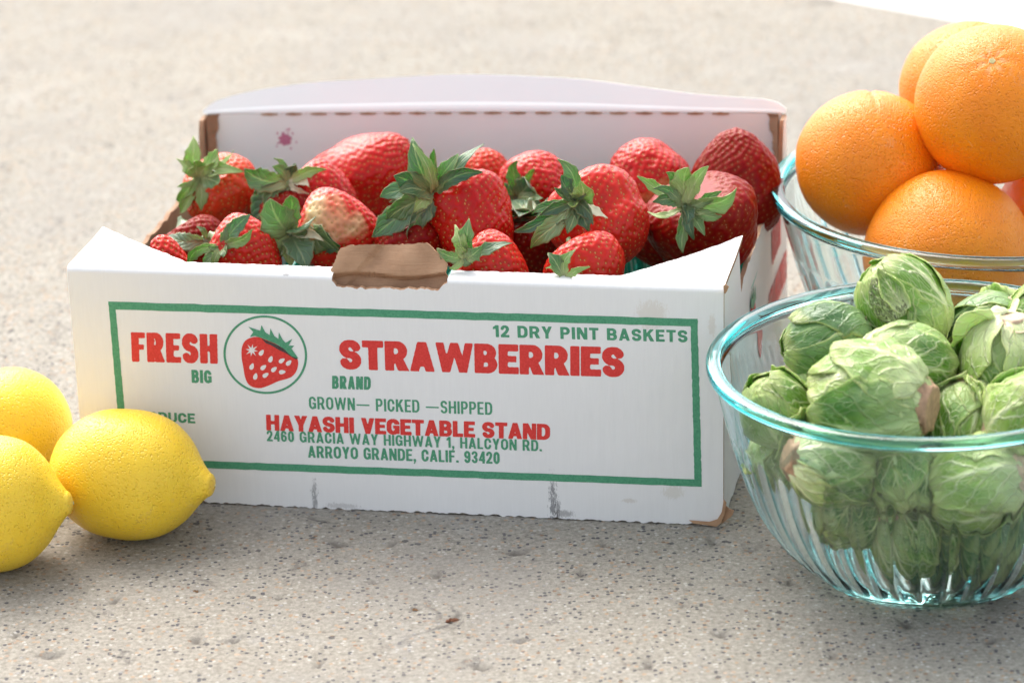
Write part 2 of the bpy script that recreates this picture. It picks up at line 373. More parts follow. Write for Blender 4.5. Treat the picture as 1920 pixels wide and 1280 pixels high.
def mat_eaten():
    m0 = M['sprout_l']; m1 = m0.copy(); m1.name = 'sprout_eaten'; nt_ = m1.node_tree; b = nt_.nodes['Principled BSDF']
    old = b.inputs['Base Color'].links[0].from_socket; uvn = nt_.nodes.new('ShaderNodeTexCoord')
    nz = nt_.nodes.new('ShaderNodeTexNoise'); nz.inputs['Scale'].default_value = 3.2; nz.inputs['Detail'].default_value = 6; nz.inputs['Roughness'].default_value = .7; nz.inputs['Distortion'].default_value = 1.2
    nt_.links.new(uvn.outputs['UV'], nz.inputs['Vector'])
    cr = nt_.nodes.new('ShaderNodeValToRGB'); nt_.links.new(nz.outputs['Fac'], cr.inputs[0])
    e = cr.color_ramp.elements; e[0].position = .44; e[0].color = (0, 0, 0, 1); e[1].position = .50; e[1].color = (1, 1, 1, 1)
    e2 = cr.color_ramp.elements.new(.58); e2.color = (.25, .25, .25, 1)
    mx = nt_.nodes.new('ShaderNodeMix'); mx.data_type = 'RGBA'; nt_.links.new(cr.outputs[0], mx.inputs['Factor']); nt_.links.new(old, mx.inputs[6]); mx.inputs[7].default_value = (.07, .075, .03, 1)
    nt_.links.new(mx.outputs[2], b.inputs['Base Color']); return m1
M['eaten'] = mat_eaten()
# ------------------------------------------------------------------ ground
def ground():
    xs = np.concatenate([-.12-np.geomspace(.01, 40, 40)[::-1], np.arange(-.12, .64, .0022), .64+np.geomspace(.01, 40, 40)])
    ys = np.concatenate([-.36-np.geomspace(.01, 60, 30)[::-1], np.arange(-.36, .10, .0022), .10+np.geomspace(.006, 60, 60)])
    X, Y = np.meshgrid(xs, ys)
    near = np.exp(-(np.maximum(0, np.abs(X-.26)-.36)/.05)**2)*np.exp(-(np.maximum(0, np.abs(Y+.13)-.22)/.05)**2)
    Z = Fbm(3, 14, 4)(np.stack([X, Y, 0*X], -1))*.00022*near
    tint = np.zeros(X.shape)
    pits = [(632, 1018, 9), (1337, 1015, 8), (820, 1077, 6), (848, 1161, 7), (980, 1200, 6), (778, 1140, 5), (1352, 1188, 8), (1700, 1168, 10), (1215, 1245, 8), (215, 1125, 6),
            (372, 1107, 4), (95, 1228, 9), (520, 1120, 5), (1480, 1090, 6), (1090, 1075, 6), (600, 1245, 6), (440, 1200, 7), (970, 1035, 9), (700, 1090, 5), (1280, 1135, 5), (1560, 1230, 6),
            (30, 1190, 5), (1860, 1200, 6), (110, 620, 10), (60, 575, 12), (900, 1250, 8), (1130, 1020, 5), (370, 1200, 8), (735, 1020, 5)]
    for i, (px, py, r) in enumerate(pits):
        q = at_z(px, py, 0); r = r*1.25/3600
        d = np.hypot(X-q[0], (Y-q[1]))/r
        ang = np.arctan2(Y-q[1], X-q[0]); d = d*(1+.35*np.sin(2*ang+i)+.2*np.sin(5*ang+2*i))
        g = np.exp(-d**2*.8); Z -= g*.0024; tint = np.maximum(tint, g*.95)
    V = np.stack([X, Y, Z], -1).reshape(-1, 3)
    F = grid_faces(len(ys), len(xs))
    c = np.zeros((len(V), 3)); c[:, 0] = tint.ravel()
    o = mesh('ground', V, F, M['concrete'], colr=c); tag(o, 'speckled tan and grey concrete slab under everything', kind='structure')
    # bright pale paving beyond the slab's edge, top right
    a, b = at_z(1600, -8, .003), at_z(1935, 53, .003); d = (b-a)/np.linalg.norm(b-a); nrm = np.array([-d[1], d[0], 0]); nrm *= 1 if nrm[1] > 0 else -1
    p = [a-d*12, b+d*12, b+d*12+nrm*30, a-d*12+nrm*30]
    V = [(*q[:2], .003) for q in p]+[(*(q-nrm*.010)[:2], -.002) for q in p]
    V = np.array(V); V[:4, 2] = .0045
    F = [(0, 1, 2, 3), (0, 4, 5, 1), (1, 5, 6, 2), (2, 6, 7, 3), (3, 7, 4, 0)]
    o = mesh('pale_paving', V, F, M['pale'], smooth=False); tag(o, 'bright white paving past the edge of the slab', kind='structure')
ground()

# ------------------------------------------------------------------ the box
box = empty('strawberry_box', (0, 0, 0), 'open white cardboard strawberry box with red and green print', 'cardboard box')
TH = .0026
def sheet(rows_fn, n, mm, thick_fn, uvs=None):
    """closed board made of an outer and an inner grid of points; returns V, F, material index (0 outer, 1 inner, 2 rim)"""
    V = np.concatenate([rows_fn.reshape(-1, 3), thick_fn.reshape(-1, 3)]); F = grid_faces(n, mm); F2 = grid_faces(n, mm, off=n*mm)[:, ::-1]
    border = [i for i in range(mm)]+[i*mm+mm-1 for i in range(1, n)]+[(n-1)*mm+j for j in range(mm-2, -1, -1)]+[i*mm for i in range(n-2, 0, -1)]
    b2 = border[1:]+border[:1]
    rim = np.array([(b, a, a+n*mm, b+n*mm) for a, b in zip(border, b2)])
    return V, np.concatenate([F, F2, rim]), np.concatenate([np.zeros(len(F)), np.ones(len(F2)), np.full(len(rim), 2)])
def front_panel():
    r = .0032
    wav = lambda u: .00035*np.sign(np.sin(u*1500))*1+.0004*np.sin(u*300)
    nL, nR = front(622, 515)[0], front(838, 520)[0]
    blocks = []
    Vs, Fs, Ms, UV = [], [], [], []; off = 0
    jag = Fbm(8, 160, 3)
    dl, dr_ = .066, .074
    for (u0, u1, kind) in ((0, nL, 'l'), (nL, nR, 'm'), (nR, WU, 'r')):
        mm = max(12, int((u1-u0)/.0011)); u = np.linspace(u0, u1, mm)
        J = jag(np.stack([u, 0*u, 0*u], -1))
        zb = .0006+.0004*J+.0003*(np.sin(u*2*np.pi/.0072) > 0)
        zb = zb+.0045*np.exp(-((u-WU)/.004)**2)+.002*np.exp(-((u-WU+.014)/.002)**2)
        if kind == 'm':
            zt = H-.0066+.0006*J+.004*np.exp(-(np.minimum(u-u0, u1-u)/.003)**2)
            f = np.linspace(0, 1, 40)[:, None]; Z = zb+(zt-zb)*f; Uo = np.broadcast_to(u, Z.shape)
            outer = P(Uo, 0, Z); inner = P(Uo, TH, Z); uv = np.stack([Uo, Z], -1)
        else:
            d = np.full(mm, .0125)
            if kind == 'l': d = np.maximum(d, dl*(1-u/.064)+.0125*(u/.064))
            else: d = np.maximum(d, dr_+(.0125-dr_)*((WU-u)/.056))
            d = d+.0004*J
            f = np.linspace(0, 1, 40)[:, None]
            Z1 = zb+(H-r-zb)*f; A = np.linspace(0, np.pi/2, 7)[1:, None]
            K = np.linspace(0, 1, 16)[1:, None]
            vo = np.concatenate([0*Z1, r*(1-np.cos(A))+0*u, r+(d-r)*K])
            zo = np.concatenate([Z1, H-r+r*np.sin(A)+0*u, H+0*K+0*u])
            r2 = r-TH
            vi = np.concatenate([TH+0*Z1, r-r2*np.cos(A)+0*u, r+(d-r)*K])
            zi = np.concatenate([Z1, H-r+r2*np.sin(A)+0*u, H-TH+0*K+0*u])
            # the corner gussets sag a touch towards their free edge
            Uo = np.broadcast_to(u, vo.shape)
            sag = -.05*np.maximum(0, vo-.012)**1.0*np.sin(np.clip(vo/.07, 0, 1)*np.pi)*.6
            zo = zo+sag; zi = zi+sag
            outer = P(Uo, vo, zo); inner = P(Uo, vi, zi); uv = np.stack([Uo, zo+vo], -1)
        V, F, mi = sheet(outer, outer.shape[0], mm, inner)
        Vs.append(V); Fs.append(F+off); Ms.append(mi); UV += [uv.reshape(-1, 2)]*2; off += len(V)
    mesh('front_panel', np.concatenate(Vs), np.concatenate(Fs), [M['white'], M['kraft'], M['kraft2']], box, uv=np.concatenate(UV), fmat=np.concatenate(Ms).astype(np.int32), smooth=False)
front_panel()
def side_panel(right):
    jag = Fbm(18+right, 70, 3); mm = 150; v = np.linspace(.0028, DV-.0005, mm)
    J = jag(np.stack([v, 0*v, 0*v], -1)); a = .070 if right else .064
    low = H-.032+.0007*J+.004*np.exp(-((v-a-.012)/.006)**2)*(-1)
    top = interp([0, a-.002, a+.004, a+.011, DV-.026, DV-.018, DV-.012, DV], [1, 1, .85, 0, 0, .25, 1, 1], v)
    top = np.clip(top, 0, 1); zt = low+(H-.0012-low)*top
    zb = .0010+.0004*J+(.006*np.exp(-(v/.006)**2) if right else 0)
    f = np.linspace(0, 1, 30)[:, None]; Z = zb+(zt-zb)*f; Vv = np.broadcast_to(v, Z.shape)
    u0 = WU-.0006 if right else .0006; u1 = WU-.0006-TH if right else .0006+TH
    bul = .0022*np.sin(Vv/DV*np.pi)*(Z/H)*(-1 if right else 1)
    outer = P(u0+bul, Vv, Z); inner = P(u1+bul, Vv, Z)
    if not right: outer, inner = outer[:, ::-1], inner[:, ::-1]
    V, F, mi = sheet(outer, outer.shape[0], mm, inner)
    uv = np.stack([Vv+1, Z], -1)
    if not right: uv = uv[:, ::-1]
    uv = uv.reshape(-1, 2)
    mesh('side_panel', V, F, [M['white'], M['kraft'], M['kraft2']], box, uv=np.concatenate([uv, uv]), fmat=mi.astype(np.int32), smooth=False)
side_panel(True); side_panel(False)
def back_panel():
    mm = 160; u = np.linspace(.0035, WU-.0035, mm); f = np.linspace(0, 1, 24)[:, None]
    Z = .001+(H-.001)*f+0*u; U = np.broadcast_to(u, Z.shape)
    bow = .003*np.sin(U/WU*np.pi)*(Z/H)
    V, F, mi = sheet(P(U, DV-TH+bow, Z), 24, mm, P(U, DV+bow, Z))
    uv = np.stack([U+3, Z], -1).reshape(-1, 2)
    mesh('back_panel', V, F, [M['inner'], M['white'], M['kraft2']], box, uv=np.concatenate([uv, uv]), fmat=mi.astype(np.int32), smooth=False)
    # the flap above the perforated crease, tilted back
    prof = [(380, 209), (398, 194), (430, 182), (480, 171), (560, 160), (700, 152), (880, 146), (1000, 150), (1100, 156), (1200, 168), (1300, 180), (1400, 187), (1440, 190), (1465, 198), (1478, 214)]
    lx, rx = 381, 1477
    xs = [(p[0]-lx)/(rx-lx) for p in prof]; hs = [max(.0012, (212-p[1]+.0*p[0])/2950) for p in prof]
    u = np.linspace(.001, WU-.001, 200); L = interp(xs, hs, u/WU)
    f = np.linspace(0, 1, 12)[:, None]; tilt = R(30)*np.minimum(1, f*3+.2)
    dz = np.cos(tilt)*L*f; dv = np.sin(tilt)*L*f
    U = np.broadcast_to(u, dz.shape); bow = .003*np.sin(U/WU*np.pi)
    V, F, mi = sheet(P(U, DV-TH+bow+dv, H+.0003+dz), 12, 200, P(U, DV+bow+dv, H+.0003+dz-.0008))
    uv = np.stack([U+3, H+dz+0*U], -1).reshape(-1, 2)
    mesh('lid_flap', V, F, [M['inner'], M['white'], M['white']], box, uv=np.concatenate([uv, uv]), fmat=mi.astype(np.int32), smooth=False)
    # perforation slots along the crease: little torn dashes standing out of the board
    V, F = [], []; k = 0
    for px in [x for x in range(512, 1362, 47)]:
        u0 = (px-lx)/(rx-lx)*WU; n = 7; bw = .003*math.sin(u0/WU*math.pi)
        for row in range(2):
            for i in range(n):
                uu = u0+(i-n/2)*.0017*(.9+.2*rng.rand()); zz = H-.0002+(row-.5)*(.0015+.0006*rng.rand())*(1-abs(i-n/2+.5)/n*1.2)
                V.append(P(uu, DV-TH-.0005+bw, zz))
        for i in range(n-1): F.append((k+i, k+i+1, k+n+i+1, k+n+i))
        k += 2*n
    mesh('perforation', V, F, M['kraft2'], box, smooth=False, solid=.0004)
    # bottom
    Z0 = np.array([P(.004, .004, .0025), P(WU-.004, .004, .0025), P(WU-.004, DV-.004, .0025), P(.004, DV-.004, .0025)])
    V = np.concatenate([Z0, Z0-[0, 0, .0018]]); F = [(0, 1, 2, 3), (7, 6, 5, 4), (0, 4, 5, 1), (1, 5, 6, 2), (2, 6, 7, 3), (3, 7, 4, 0)]
    mesh('bottom_panel', V, F, M['kraft'], box, smooth=False)
    # torn corrugated posts inside both back corners
    for u0, sgn in ((.0045, 1), (WU-.0045, -1)):
        zz = np.linspace(H-.040, H+.0005, 30); nz = Fbm(31, 120, 2)(np.stack([zz, 0*zz, 0*zz], -1))
        wdt = .0052*(zz-zz[0])/.04+.0012+.0006*nz
        a = P(u0, DV-TH-.002-wdt*.1, zz); b = P(u0+sgn*wdt, DV-TH-.0014, zz); c = P(u0+sgn*.0003, DV-TH-.007, zz)
        V = np.stack([a, b, c], 1).reshape(-1, 3); F = grid_faces(30, 3, True)
        mesh('corner_edge', V, F, M['kraft2'], box, smooth=False)
back_panel()
def torn_corner():
    # frayed brown paper peeling at the lower right corner of the front
    for k, (pp, dv) in enumerate((([(1293, 974), (1301, 979), (1330, 984), (1345, 986), (1352, 979), (1359, 962), (1362, 940), (1357, 935), (1354, 958), (1346, 972), (1330, 977)], .0012),
                                ([(1352, 984), (1362, 975), (1372, 966), (1376, 958), (1368, 956), (1361, 950), (1357, 968)], .004),
                                ([(1357, 545), (1357, 534), (1361, 531), (1367, 536), (1364, 543), (1360, 550)], .0008))):
        V = []
        for off in (0, .0009):
            for q in pp:
                qq = front(q[0]+rng.normal()*.6, q[1]+rng.normal()*.6); V.append(P(qq[0], 0, max(.0006, qq[1]))+_n*(.0009-off)-_n*dv*(.5 if k == 1 else 0)+_n*rng.rand()*.0006)
        n = len(pp); F = [list(range(n)), list(range(2*n-1, n-1, -1))]+[(i, i+n, (i+1) % n+n, (i+1) % n) for i in range(n)]
        mesh('torn_corner', V, F, M['kraft'], box, smooth=False)
torn_corner()
def locking_tab():
    out = [(623, 506), (630, 492), (641, 466), (660, 460), (700, 459), (750, 458), (802, 456), (818, 470), (838, 494), (838, 503), (836, 530), (830, 552), (760, 554), (700, 552), (630, 548), (621, 526)]
    # dense outline with a slightly ragged edge
    pts = []
    for i in range(len(out)):
        a, b = np.array(out[i], float), np.array(out[(i+1) % len(out)], float); n = max(2, int(np.linalg.norm(b-a)/4))
        for k in range(n): pts.append(a+(b-a)*k/n+rng.normal(size=2)*.7)
    z0 = H-.011; p0 = P(0, .0038, z0); up = P(0, .0038, z0+.01)-p0; bk = P(0, .0138, z0)-p0; lean = R(24)
    d2 = up/np.linalg.norm(up)*math.cos(lean)+bk/np.linalg.norm(bk)*math.sin(lean); ux = P(.1, 0, 0)-P(0, 0, 0); nn = np.cross(ux, d2); nn /= np.linalg.norm(nn)
    ctr = np.array([735., 498.]); rings = []
    fold = lambda q: 0
    for s in np.array([1, .97, .93, .88, .82, .76, .7, .63, .56, .49, .42, .35, .28, .21, .14, .07]):
        ring = []
        for q in pts:
            qq = ctr+(q-ctr)*s; d = ray(*qq); t = ((p0-CAM)@nn)/(d@nn); w_ = CAM+d*t
            crease = .0024*math.tanh((qq[1]-517-4*math.sin(qq[0]*.035))/2.0)+.0010*math.tanh((qq[0]+qq[1]*.9-1130)/4)+.0008*math.sin(qq[0]*.05+qq[1]*.06)
            ring.append(w_-nn*(crease)*np.sign(nn[1])*-1)
        rings.append(ring)
    V1 = np.array(rings).reshape(-1, 3); n = len(pts)
    nn2 = nn if nn[1] > 0 else -nn
    V2 = V1+nn2*.0024; k = len(V1)
    F = grid_faces(16, n, True).tolist()+[f[::-1] for f in grid_faces(16, n, True, k).tolist()]
    F.append(list(range(15*n, 16*n))); F.append([k+i for i in range(16*n-1, 15*n-1, -1)])
    F += [(i, (i+1) % n, k+(i+1) % n, k+i)[::-1] for i in range(n)]
    fm = [0]*(15*n)+[0]*(15*n)+[0, 0]+[1]*n
    mesh('locking_tab', V1.tolist()+V2.tolist(), F, [M['kraft'], M['torn']], box, smooth=False, fmat=fm)
locking_tab()

# ---- print on the front
def put(name, pts2, faces, mat, off=.00012, plane='front'):
    """pts2 in (u, z) of the front face"""
    pts2 = np.asarray(pts2, float)
    V = P(pts2[:, 0], 0, pts2[:, 1])+_n*off if plane == 'front' else P(WU-.0006-.0022*np.sin(pts2[:, 0]/DV*np.pi)*(pts2[:, 1]/H)+off*4, pts2[:, 0], pts2[:, 1])
    return mesh(name, V, faces, mat, box, smooth=False)
# a hand-drawn bold gothic: every letter is an implicit shape in a box of height 1, filled by marching squares
def g_box(x0, y0, x1, y1): return lambda X, Y: np.maximum(np.abs(X-(x0+x1)/2)-(x1-x0)/2, np.abs(Y-(y0+y1)/2)-(y1-y0)/2)
def g_poly(*p):
    def f(X, Y):
        d = np.full(X.shape, -9.); a = sum(p[i][0]*p[(i+1) % len(p)][1]-p[(i+1) % len(p)][0]*p[i][1] for i in range(len(p))); sg = 1 if a > 0 else -1
        for i in range(len(p)):
            (x0, y0), (x1, y1) = p[i], p[(i+1) % len(p)]; l = math.hypot(x1-x0, y1-y0)
            d = np.maximum(d, sg*((X-x0)*(y1-y0)-(Y-y0)*(x1-x0))/l)
        return d
    return f
def g_rr(x0, y0, x1, y1, rx, ry):
    rx = min(rx, (x1-x0)/2-1e-4); ry = min(ry, (y1-y0)/2-1e-4)
    def f(X, Y):
        qx = (np.abs(X-(x0+x1)/2)-(x1-x0)/2+rx)/rx; qy = (np.abs(Y-(y0+y1)/2)-(y1-y0)/2+ry)/ry
        return (np.hypot(np.maximum(qx, 0), np.maximum(qy, 0))+np.minimum(np.maximum(qx, qy), 0)-1)*min(rx, ry)
    return f
def g_or(*a): return lambda X, Y: np.min([f(X, Y) for f in a], axis=0)
def g_and(*a): return lambda X, Y: np.max([f(X, Y) for f in a], axis=0)
def g_not(a): return lambda X, Y: -a(X, Y)
def g_sub(a, *b): return g_and(a, *[g_not(x) for x in b])
def g_path(pts, t, h):
    """stroke t thick where it runs upright and h thick where it runs flat"""
    pts = np.array(pts); A, B_ = pts[:-1], pts[1:]; D = B_-A; Ln = np.maximum(1e-6, np.linalg.norm(D, axis=1)); th_ = h+(t-h)*np.abs(D[:, 1]/Ln)
    def f(X, Y):
        Q_ = np.stack([X.ravel(), Y.ravel()], -1)[:, None]; k = np.clip(((Q_-A)*D).sum(-1)/Ln**2, 0, 1)
        return (np.linalg.norm(Q_-A-k[..., None]*D, axis=-1)-th_/2).min(1).reshape(X.shape)
    return f
def arc(cx, cy, rx, ry, a0, a1, n=22): return [(cx+rx*math.cos(R(a)), cy+ry*math.sin(R(a))) for a in np.linspace(a0, a1, n)]
def slant(x0, x1, t): return g_poly((x0, 0), (x0+t, 0), (x1+t, 1), (x1, 1))
def glyph(c, k, t, h):
    """returns (width, field); k widens the letter"""
    w = {'I': t, '1': t*1.9, 'W': 1.28*k, 'M': 1.0*k, 'H': .80*k, 'N': .80*k, 'A': .84*k, 'V': .80*k, 'Y': .80*k, 'O': .80*k, 'G': .78*k, 'C': .76*k, 'D': .78*k, 'T': .72*k, 'L': .62*k, 'E': .66*k, 'F': .63*k,
         'S': .74*k, 'R': .79*k, 'B': .77*k, 'P': .74*k, 'U': .79*k, 'K': .82*k, '.': t*1.05, ',': t*1.05, '\u2014': 1.5*k}.get(c, .66*k)
    rx, ry = w*.5, .34; ty = t*1.06; bx = g_box; st = bx(0, 0, t, 1); ring = g_sub(g_rr(0, 0, w, 1, rx, ry), g_rr(t, h, w-t, 1-h, rx*.62, ry*.72))
    if c == 'I': return w, st
    if c in 'EF':
        f = [st, bx(0, 1-h, w, 1), bx(0, .5-h*.42, w*.90, .5+h*.46)]
        if c == 'E': f.append(bx(0, 0, w*1.02, h))
        return w, g_or(*f)
    if c == 'L': return w, g_or(st, bx(0, 0, w, h))
    if c == 'T': return w, g_or(bx(w/2-t/2, 0, w/2+t/2, 1), bx(0, 1-h, w, 1))
    if c == 'H': return w, g_or(st, bx(w-t, 0, w, 1), bx(0, .5-h*.45, w, .5+h*.5))
    if c == 'N': return w, g_or(bx(0, 0, t*.92, 1), bx(w-t*.92, 0, w, 1), g_poly((0, 1), (t*1.15, 1), (w, 0), (w-t*1.15, 0)))
    if c == 'O' or c == '0': return w, ring
    if c == 'D': return w, g_sub(g_or(g_rr(0, 0, w, 1, rx, ry), bx(0, 0, w*.5, 1)), g_or(g_rr(t, h, w-t, 1-h, rx*.62, ry*.72), bx(t, h, w*.5, 1-h)))
    if c == 'C': return w, g_or(g_sub(ring, bx(w*.5, .40, w+1, .62)))
    if c == 'G': return w, g_or(g_sub(ring, bx(w*.55, .50, w+1, .66)), bx(w*.52, .42-h*.1, w, .42+h*.75), bx(w-t*.9, .06, w, .45))
    if c == 'U': return w, g_sub(g_or(g_rr(0, 0, w, 1, rx, ry), bx(0, .5, w, 1)), g_or(g_rr(t, h, w-t, 1.5, rx*.62, ry*.72), bx(t, .5, w-t, 1.1)))
    if c in 'PRB':
        m_ = .46 if c != 'B' else .50
        def bowl_(x1, y0, y1): return g_sub(g_or(g_rr(0, y0, x1, y1, w*.42, (y1-y0)/2), bx(0, y0, x1*.5, y1)), g_or(g_rr(t, y0+h*.92, x1-t, y1-h, w*.26, (y1-y0)/2-h), bx(t, y0+h*.92, x1*.5, y1-h)))
        if c == 'B': return w, g_or(st, bowl_(w*.95, m_-h*.45, 1), bowl_(w, 0, m_+h*.45))
        y0 = .42-h*.3
        if c == 'P': return w, g_or(st, bowl_(w, y0, 1))
        return w*1.02, g_or(st, bowl_(w*.97, y0, 1), g_poly((w*1.02-ty*1.12, 0), (w*1.04, 0), (w*.72, y0+h*.7), (w*.72-ty, y0+h*.7)))
    if c == 'A': return w, g_or(slant(0, w/2-t*.5, t), slant(w-t, w/2-t*.5, t), bx(w*.22, .17, w*.78, .17+h*.82))
    if c == 'V': return w, g_or(slant(w/2-t*.5, 0, t), slant(w/2-t*.5, w-t, t))
    if c == 'W':
        q = t*.88; return w, g_or(slant(w*.27-q/2, 0, q), slant(w*.27-q/2, w/2-q/2, q), slant(w*.73-q/2, w/2-q/2, q), slant(w*.73-q/2, w-q, q))
    if c == 'Y': return w, g_or(bx(w/2-t/2, 0, w/2+t/2, .45), g_poly((w/2-t/2, .38), (w/2+t/2, .38), (t*1.1, 1), (0, 1)), g_poly((w/2-t/2, .38), (w/2+t/2, .38), (w, 1), (w-t*1.1, 1)))
    if c == 'K': return w, g_or(st, g_poly((w-ty*1.15, 0), (w*1.02, 0), (w*.52+t*.3, .66), (w*.40, .50)), g_poly((t*.8, .28), (t*.8, .56), (w-ty*1.15, 1), (w, 1)))
    if c == 'S':
        cx, ey = w/2, (1-h)/4
        pts = arc(cx, .5+ey, w/2-t/2, ey, 22, 200)+arc(cx, .5+ey, w/2-t/2, ey, 202, 262, 8)+arc(cx, .5-ey, w/2-t/2, ey, 82, -158, 30)
        return w, g_path(pts, t, h)
    if c == '1': return w, g_or(bx(w-t, 0, w, 1), g_poly((w-t*.9, 1), (w-t, .72), (0, .66), (0, .83)))
    if c == '2': return w, g_or(g_path(arc(w/2, .70, w/2-t/2, .30-h/2, 172, -25)+[(w*.62, .42), (t*.60, h*.9)], t*.95, h), bx(0, 0, w, h))
    if c == '3': return w, g_path(arc(w/2, .735, w/2-t/2, .265-h/2, 165, -80)+[(w*.5, .52)]+arc(w/2, .27, w/2-t/2, .27-h/2, 80, -165), t*.9, h*.9)
    if c == '4': return w, g_or(bx(w*.58, 0, w*.58+t, 1), bx(0, .20, w, .20+h), g_poly((0, .20+h*.6), (t*.85, .20+h*.6), (w*.62+t*.5, 1), (w*.56, 1)))
    if c in '69':
        f = g_or(g_sub(g_rr(0, 0, w, .62, rx, .30), g_rr(t, h, w-t, .62-h, rx*.5, .14)), g_path([(t/2, .3)]+arc(w/2, .66, w/2-t/2, .34-h/2, 180, 25), t, h))
        return w, f if c == '6' else (lambda X, Y: f(w-X, 1-Y))
    if c == '.': return w, bx(0, 0, w, t*.95)
    if c == ',': return w, g_or(bx(0, 0, w, t*.95), g_poly((w*.45, .02), (w, .02), (w*.5, -.22), (w*.05, -.22)))
    if c == '\u2014': return w, bx(.02*w, .40, w*.98, .40+h*.8)
    return w, st
GCACHE = {}
def march(c, k, t, h, n=26):
    key = (c, round(k, 3), t, h)
    if key in GCACHE: return GCACHE[key]
    w, f = glyph(c, k, t, h); x0, x1, y0, y1 = -.06, w+.10, -.28, 1.06; d = 1/n
    xs, ys = np.arange(x0, x1+d, d), np.arange(y0, y1+d, d); X, Y = np.meshgrid(xs, ys)
    g = f(X, Y)+.006*np.sin(X*41+ord(c))*np.sin(Y*37)-.010       # ink spread and a slightly uneven edge
    V, F, vid = [], [], {}
    def vert(key_, p):
        if key_ not in vid: vid[key_] = len(V); V.append(p)
        return vid[key_]
    for i in range(len(ys)-1):
        for j in range(len(xs)-1):
            cs = [(i, j), (i, j+1), (i+1, j+1), (i+1, j)]; vals = [g[q] for q in cs]
            if min(vals) >= 0: continue
            pl = []
            for a in range(4):
                p, q = cs[a], cs[(a+1) % 4]; gp, gq = vals[a], vals[(a+1) % 4]
                if gp < 0: pl.append(vert(p, (xs[p[1]], ys[p[0]])))
                if (gp < 0) != (gq < 0):
                    s_ = gp/(gp-gq); e = tuple(sorted((p, q)))
                    pl.append(vert(('e', e), (xs[p[1]]+(xs[q[1]]-xs[p[1]])*s_, ys[p[0]]+(ys[q[0]]-ys[p[0]])*s_)))
            pl = [a for n_, a in enumerate(pl) if a != pl[n_-1]]
            if len(pl) >= 3: F.append(pl)
    GCACHE[key] = (w, np.array(V), F); return GCACHE[key]
def word(s, bl, br, tl, mat, t=.28, h=.20, off=.00012, gap=.10, plane='front', tomap=None):
    a, b, c = (np.array((tomap or front)(*q), float) for q in (bl, br, tl))
    asp = np.linalg.norm(b-a)/np.linalg.norm(c-a)
    def total(k): return sum((glyph(ch, k, t, h)[0] if ch != ' ' else .30*k+.04) for ch in s)+gap*(len(s)-1)
    lo, hi = .15, 2.5
    for _ in range(40):
        k = (lo+hi)/2
        if total(k) < asp: lo = k
        else: hi = k
    x = 0; Vs, Fs, off_ = [], [], 0
    for ch in s:
        if ch == ' ': x += .30*k+.04+gap; continue
        w, V, F = march(ch, k, t, h); Vs.append(V+[x, 0]); Fs += [[q+off_ for q in f] for f in F]; off_ += len(V); x += w+gap
    V = np.concatenate(Vs); pts = a+(V[:, :1]/asp)*(b-a)+V[:, 1:]*(c-a)
    return put('lettering', pts, Fs, mat, off, plane)
word('FRESH', (248, 677), (408, 681), (246, 623), M['red'], .235, .18, gap=.07)
word('STRAWBERRIES', (638, 691), (1170, 706), (636, 637), M['red'], .28, .22, gap=.06)
word('BIG', (360, 717), (397, 718), (359, 693), M['green'], .21, .16, gap=.09)
word('BRAND', (623, 728), (695, 730), (623, 704), M['green'], .195, .16, gap=.09)
word('GROWN\u2014 PICKED \u2014SHIPPED', (580, 766), (923, 777), (579, 743), M['green'], .15, .12, gap=.12)
word('HAYASHI VEGETABLE STAND', (500, 806), (1031, 824), (499, 777), M['red'], .27, .21, gap=.06)
word('2460 GRACIA WAY HIGHWAY 1, HALCYON RD.', (501, 826), (1016, 845), (500, 806), M['green'], .175, .14, off=.00022, gap=.13)
word('ARROYO GRANDE, CALIF. 93420', (578, 857), (937, 869), (577, 835), M['green'], .18, .15, gap=.10)
word('12 DRY PINT BASKETS', (925, 631), (1289, 641), (924, 609), M['green'], .24, .19, gap=.17)
word('PRODUCE', (243, 788), (366, 793), (242, 770), M['green'], .24, .19, gap=.13)
def quad_border():
    o = [(203, 565), (1308, 597), (1316, 912), (229, 871)]; i = [(217, 580), (1295, 611), (1302, 898), (242, 858)]
    pts, F = [], []; n = 60; k = 0
    for a in range(4):
        b = (a+1) % 4
        O0, O1, I0, I1 = (np.array(front(*q)) for q in (o[a], o[b], i[a], i[b]))
        for q in range(n+1):
            t = q/n; nz = rng.normal()*.00010
            pts.append(O0+(O1-O0)*t+nz); pts.append(I0+(I1-I0)*t+nz*.8)
        for q in range(n): F.append((k+2*q, k+2*q+1, k+2*q+3, k+2*q+2))
        k += 2*(n+1)
    put('printed_border', pts, F, M['green'])
quad_border()
def poly(name, pp, mat, off, smoothn=0):
    q = [np.array(front(*p)) for p in pp]
    if smoothn:
        r_ = []
        n = len(q)
        for i in range(n):
            p0, p1, p2, p3 = q[i-1], q[i], q[(i+1) % n], q[(i+2) % n]
            for k in range(smoothn):
                t = k/smoothn; r_.append(.5*((2*p1)+(-p0+p2)*t+(2*p0-5*p1+4*p2-p3)*t*t+(-p0+3*p1-3*p2+p3)*t**3))
        q = r_
    return put(name, q, [list(range(len(q)))], mat, off)
def C3(x, y): return (x/2.2076+100, y/2.2076+420)
M['white_ink'] = mat_simple('white_board_showing', (.8, .79, .77), .5, .03)
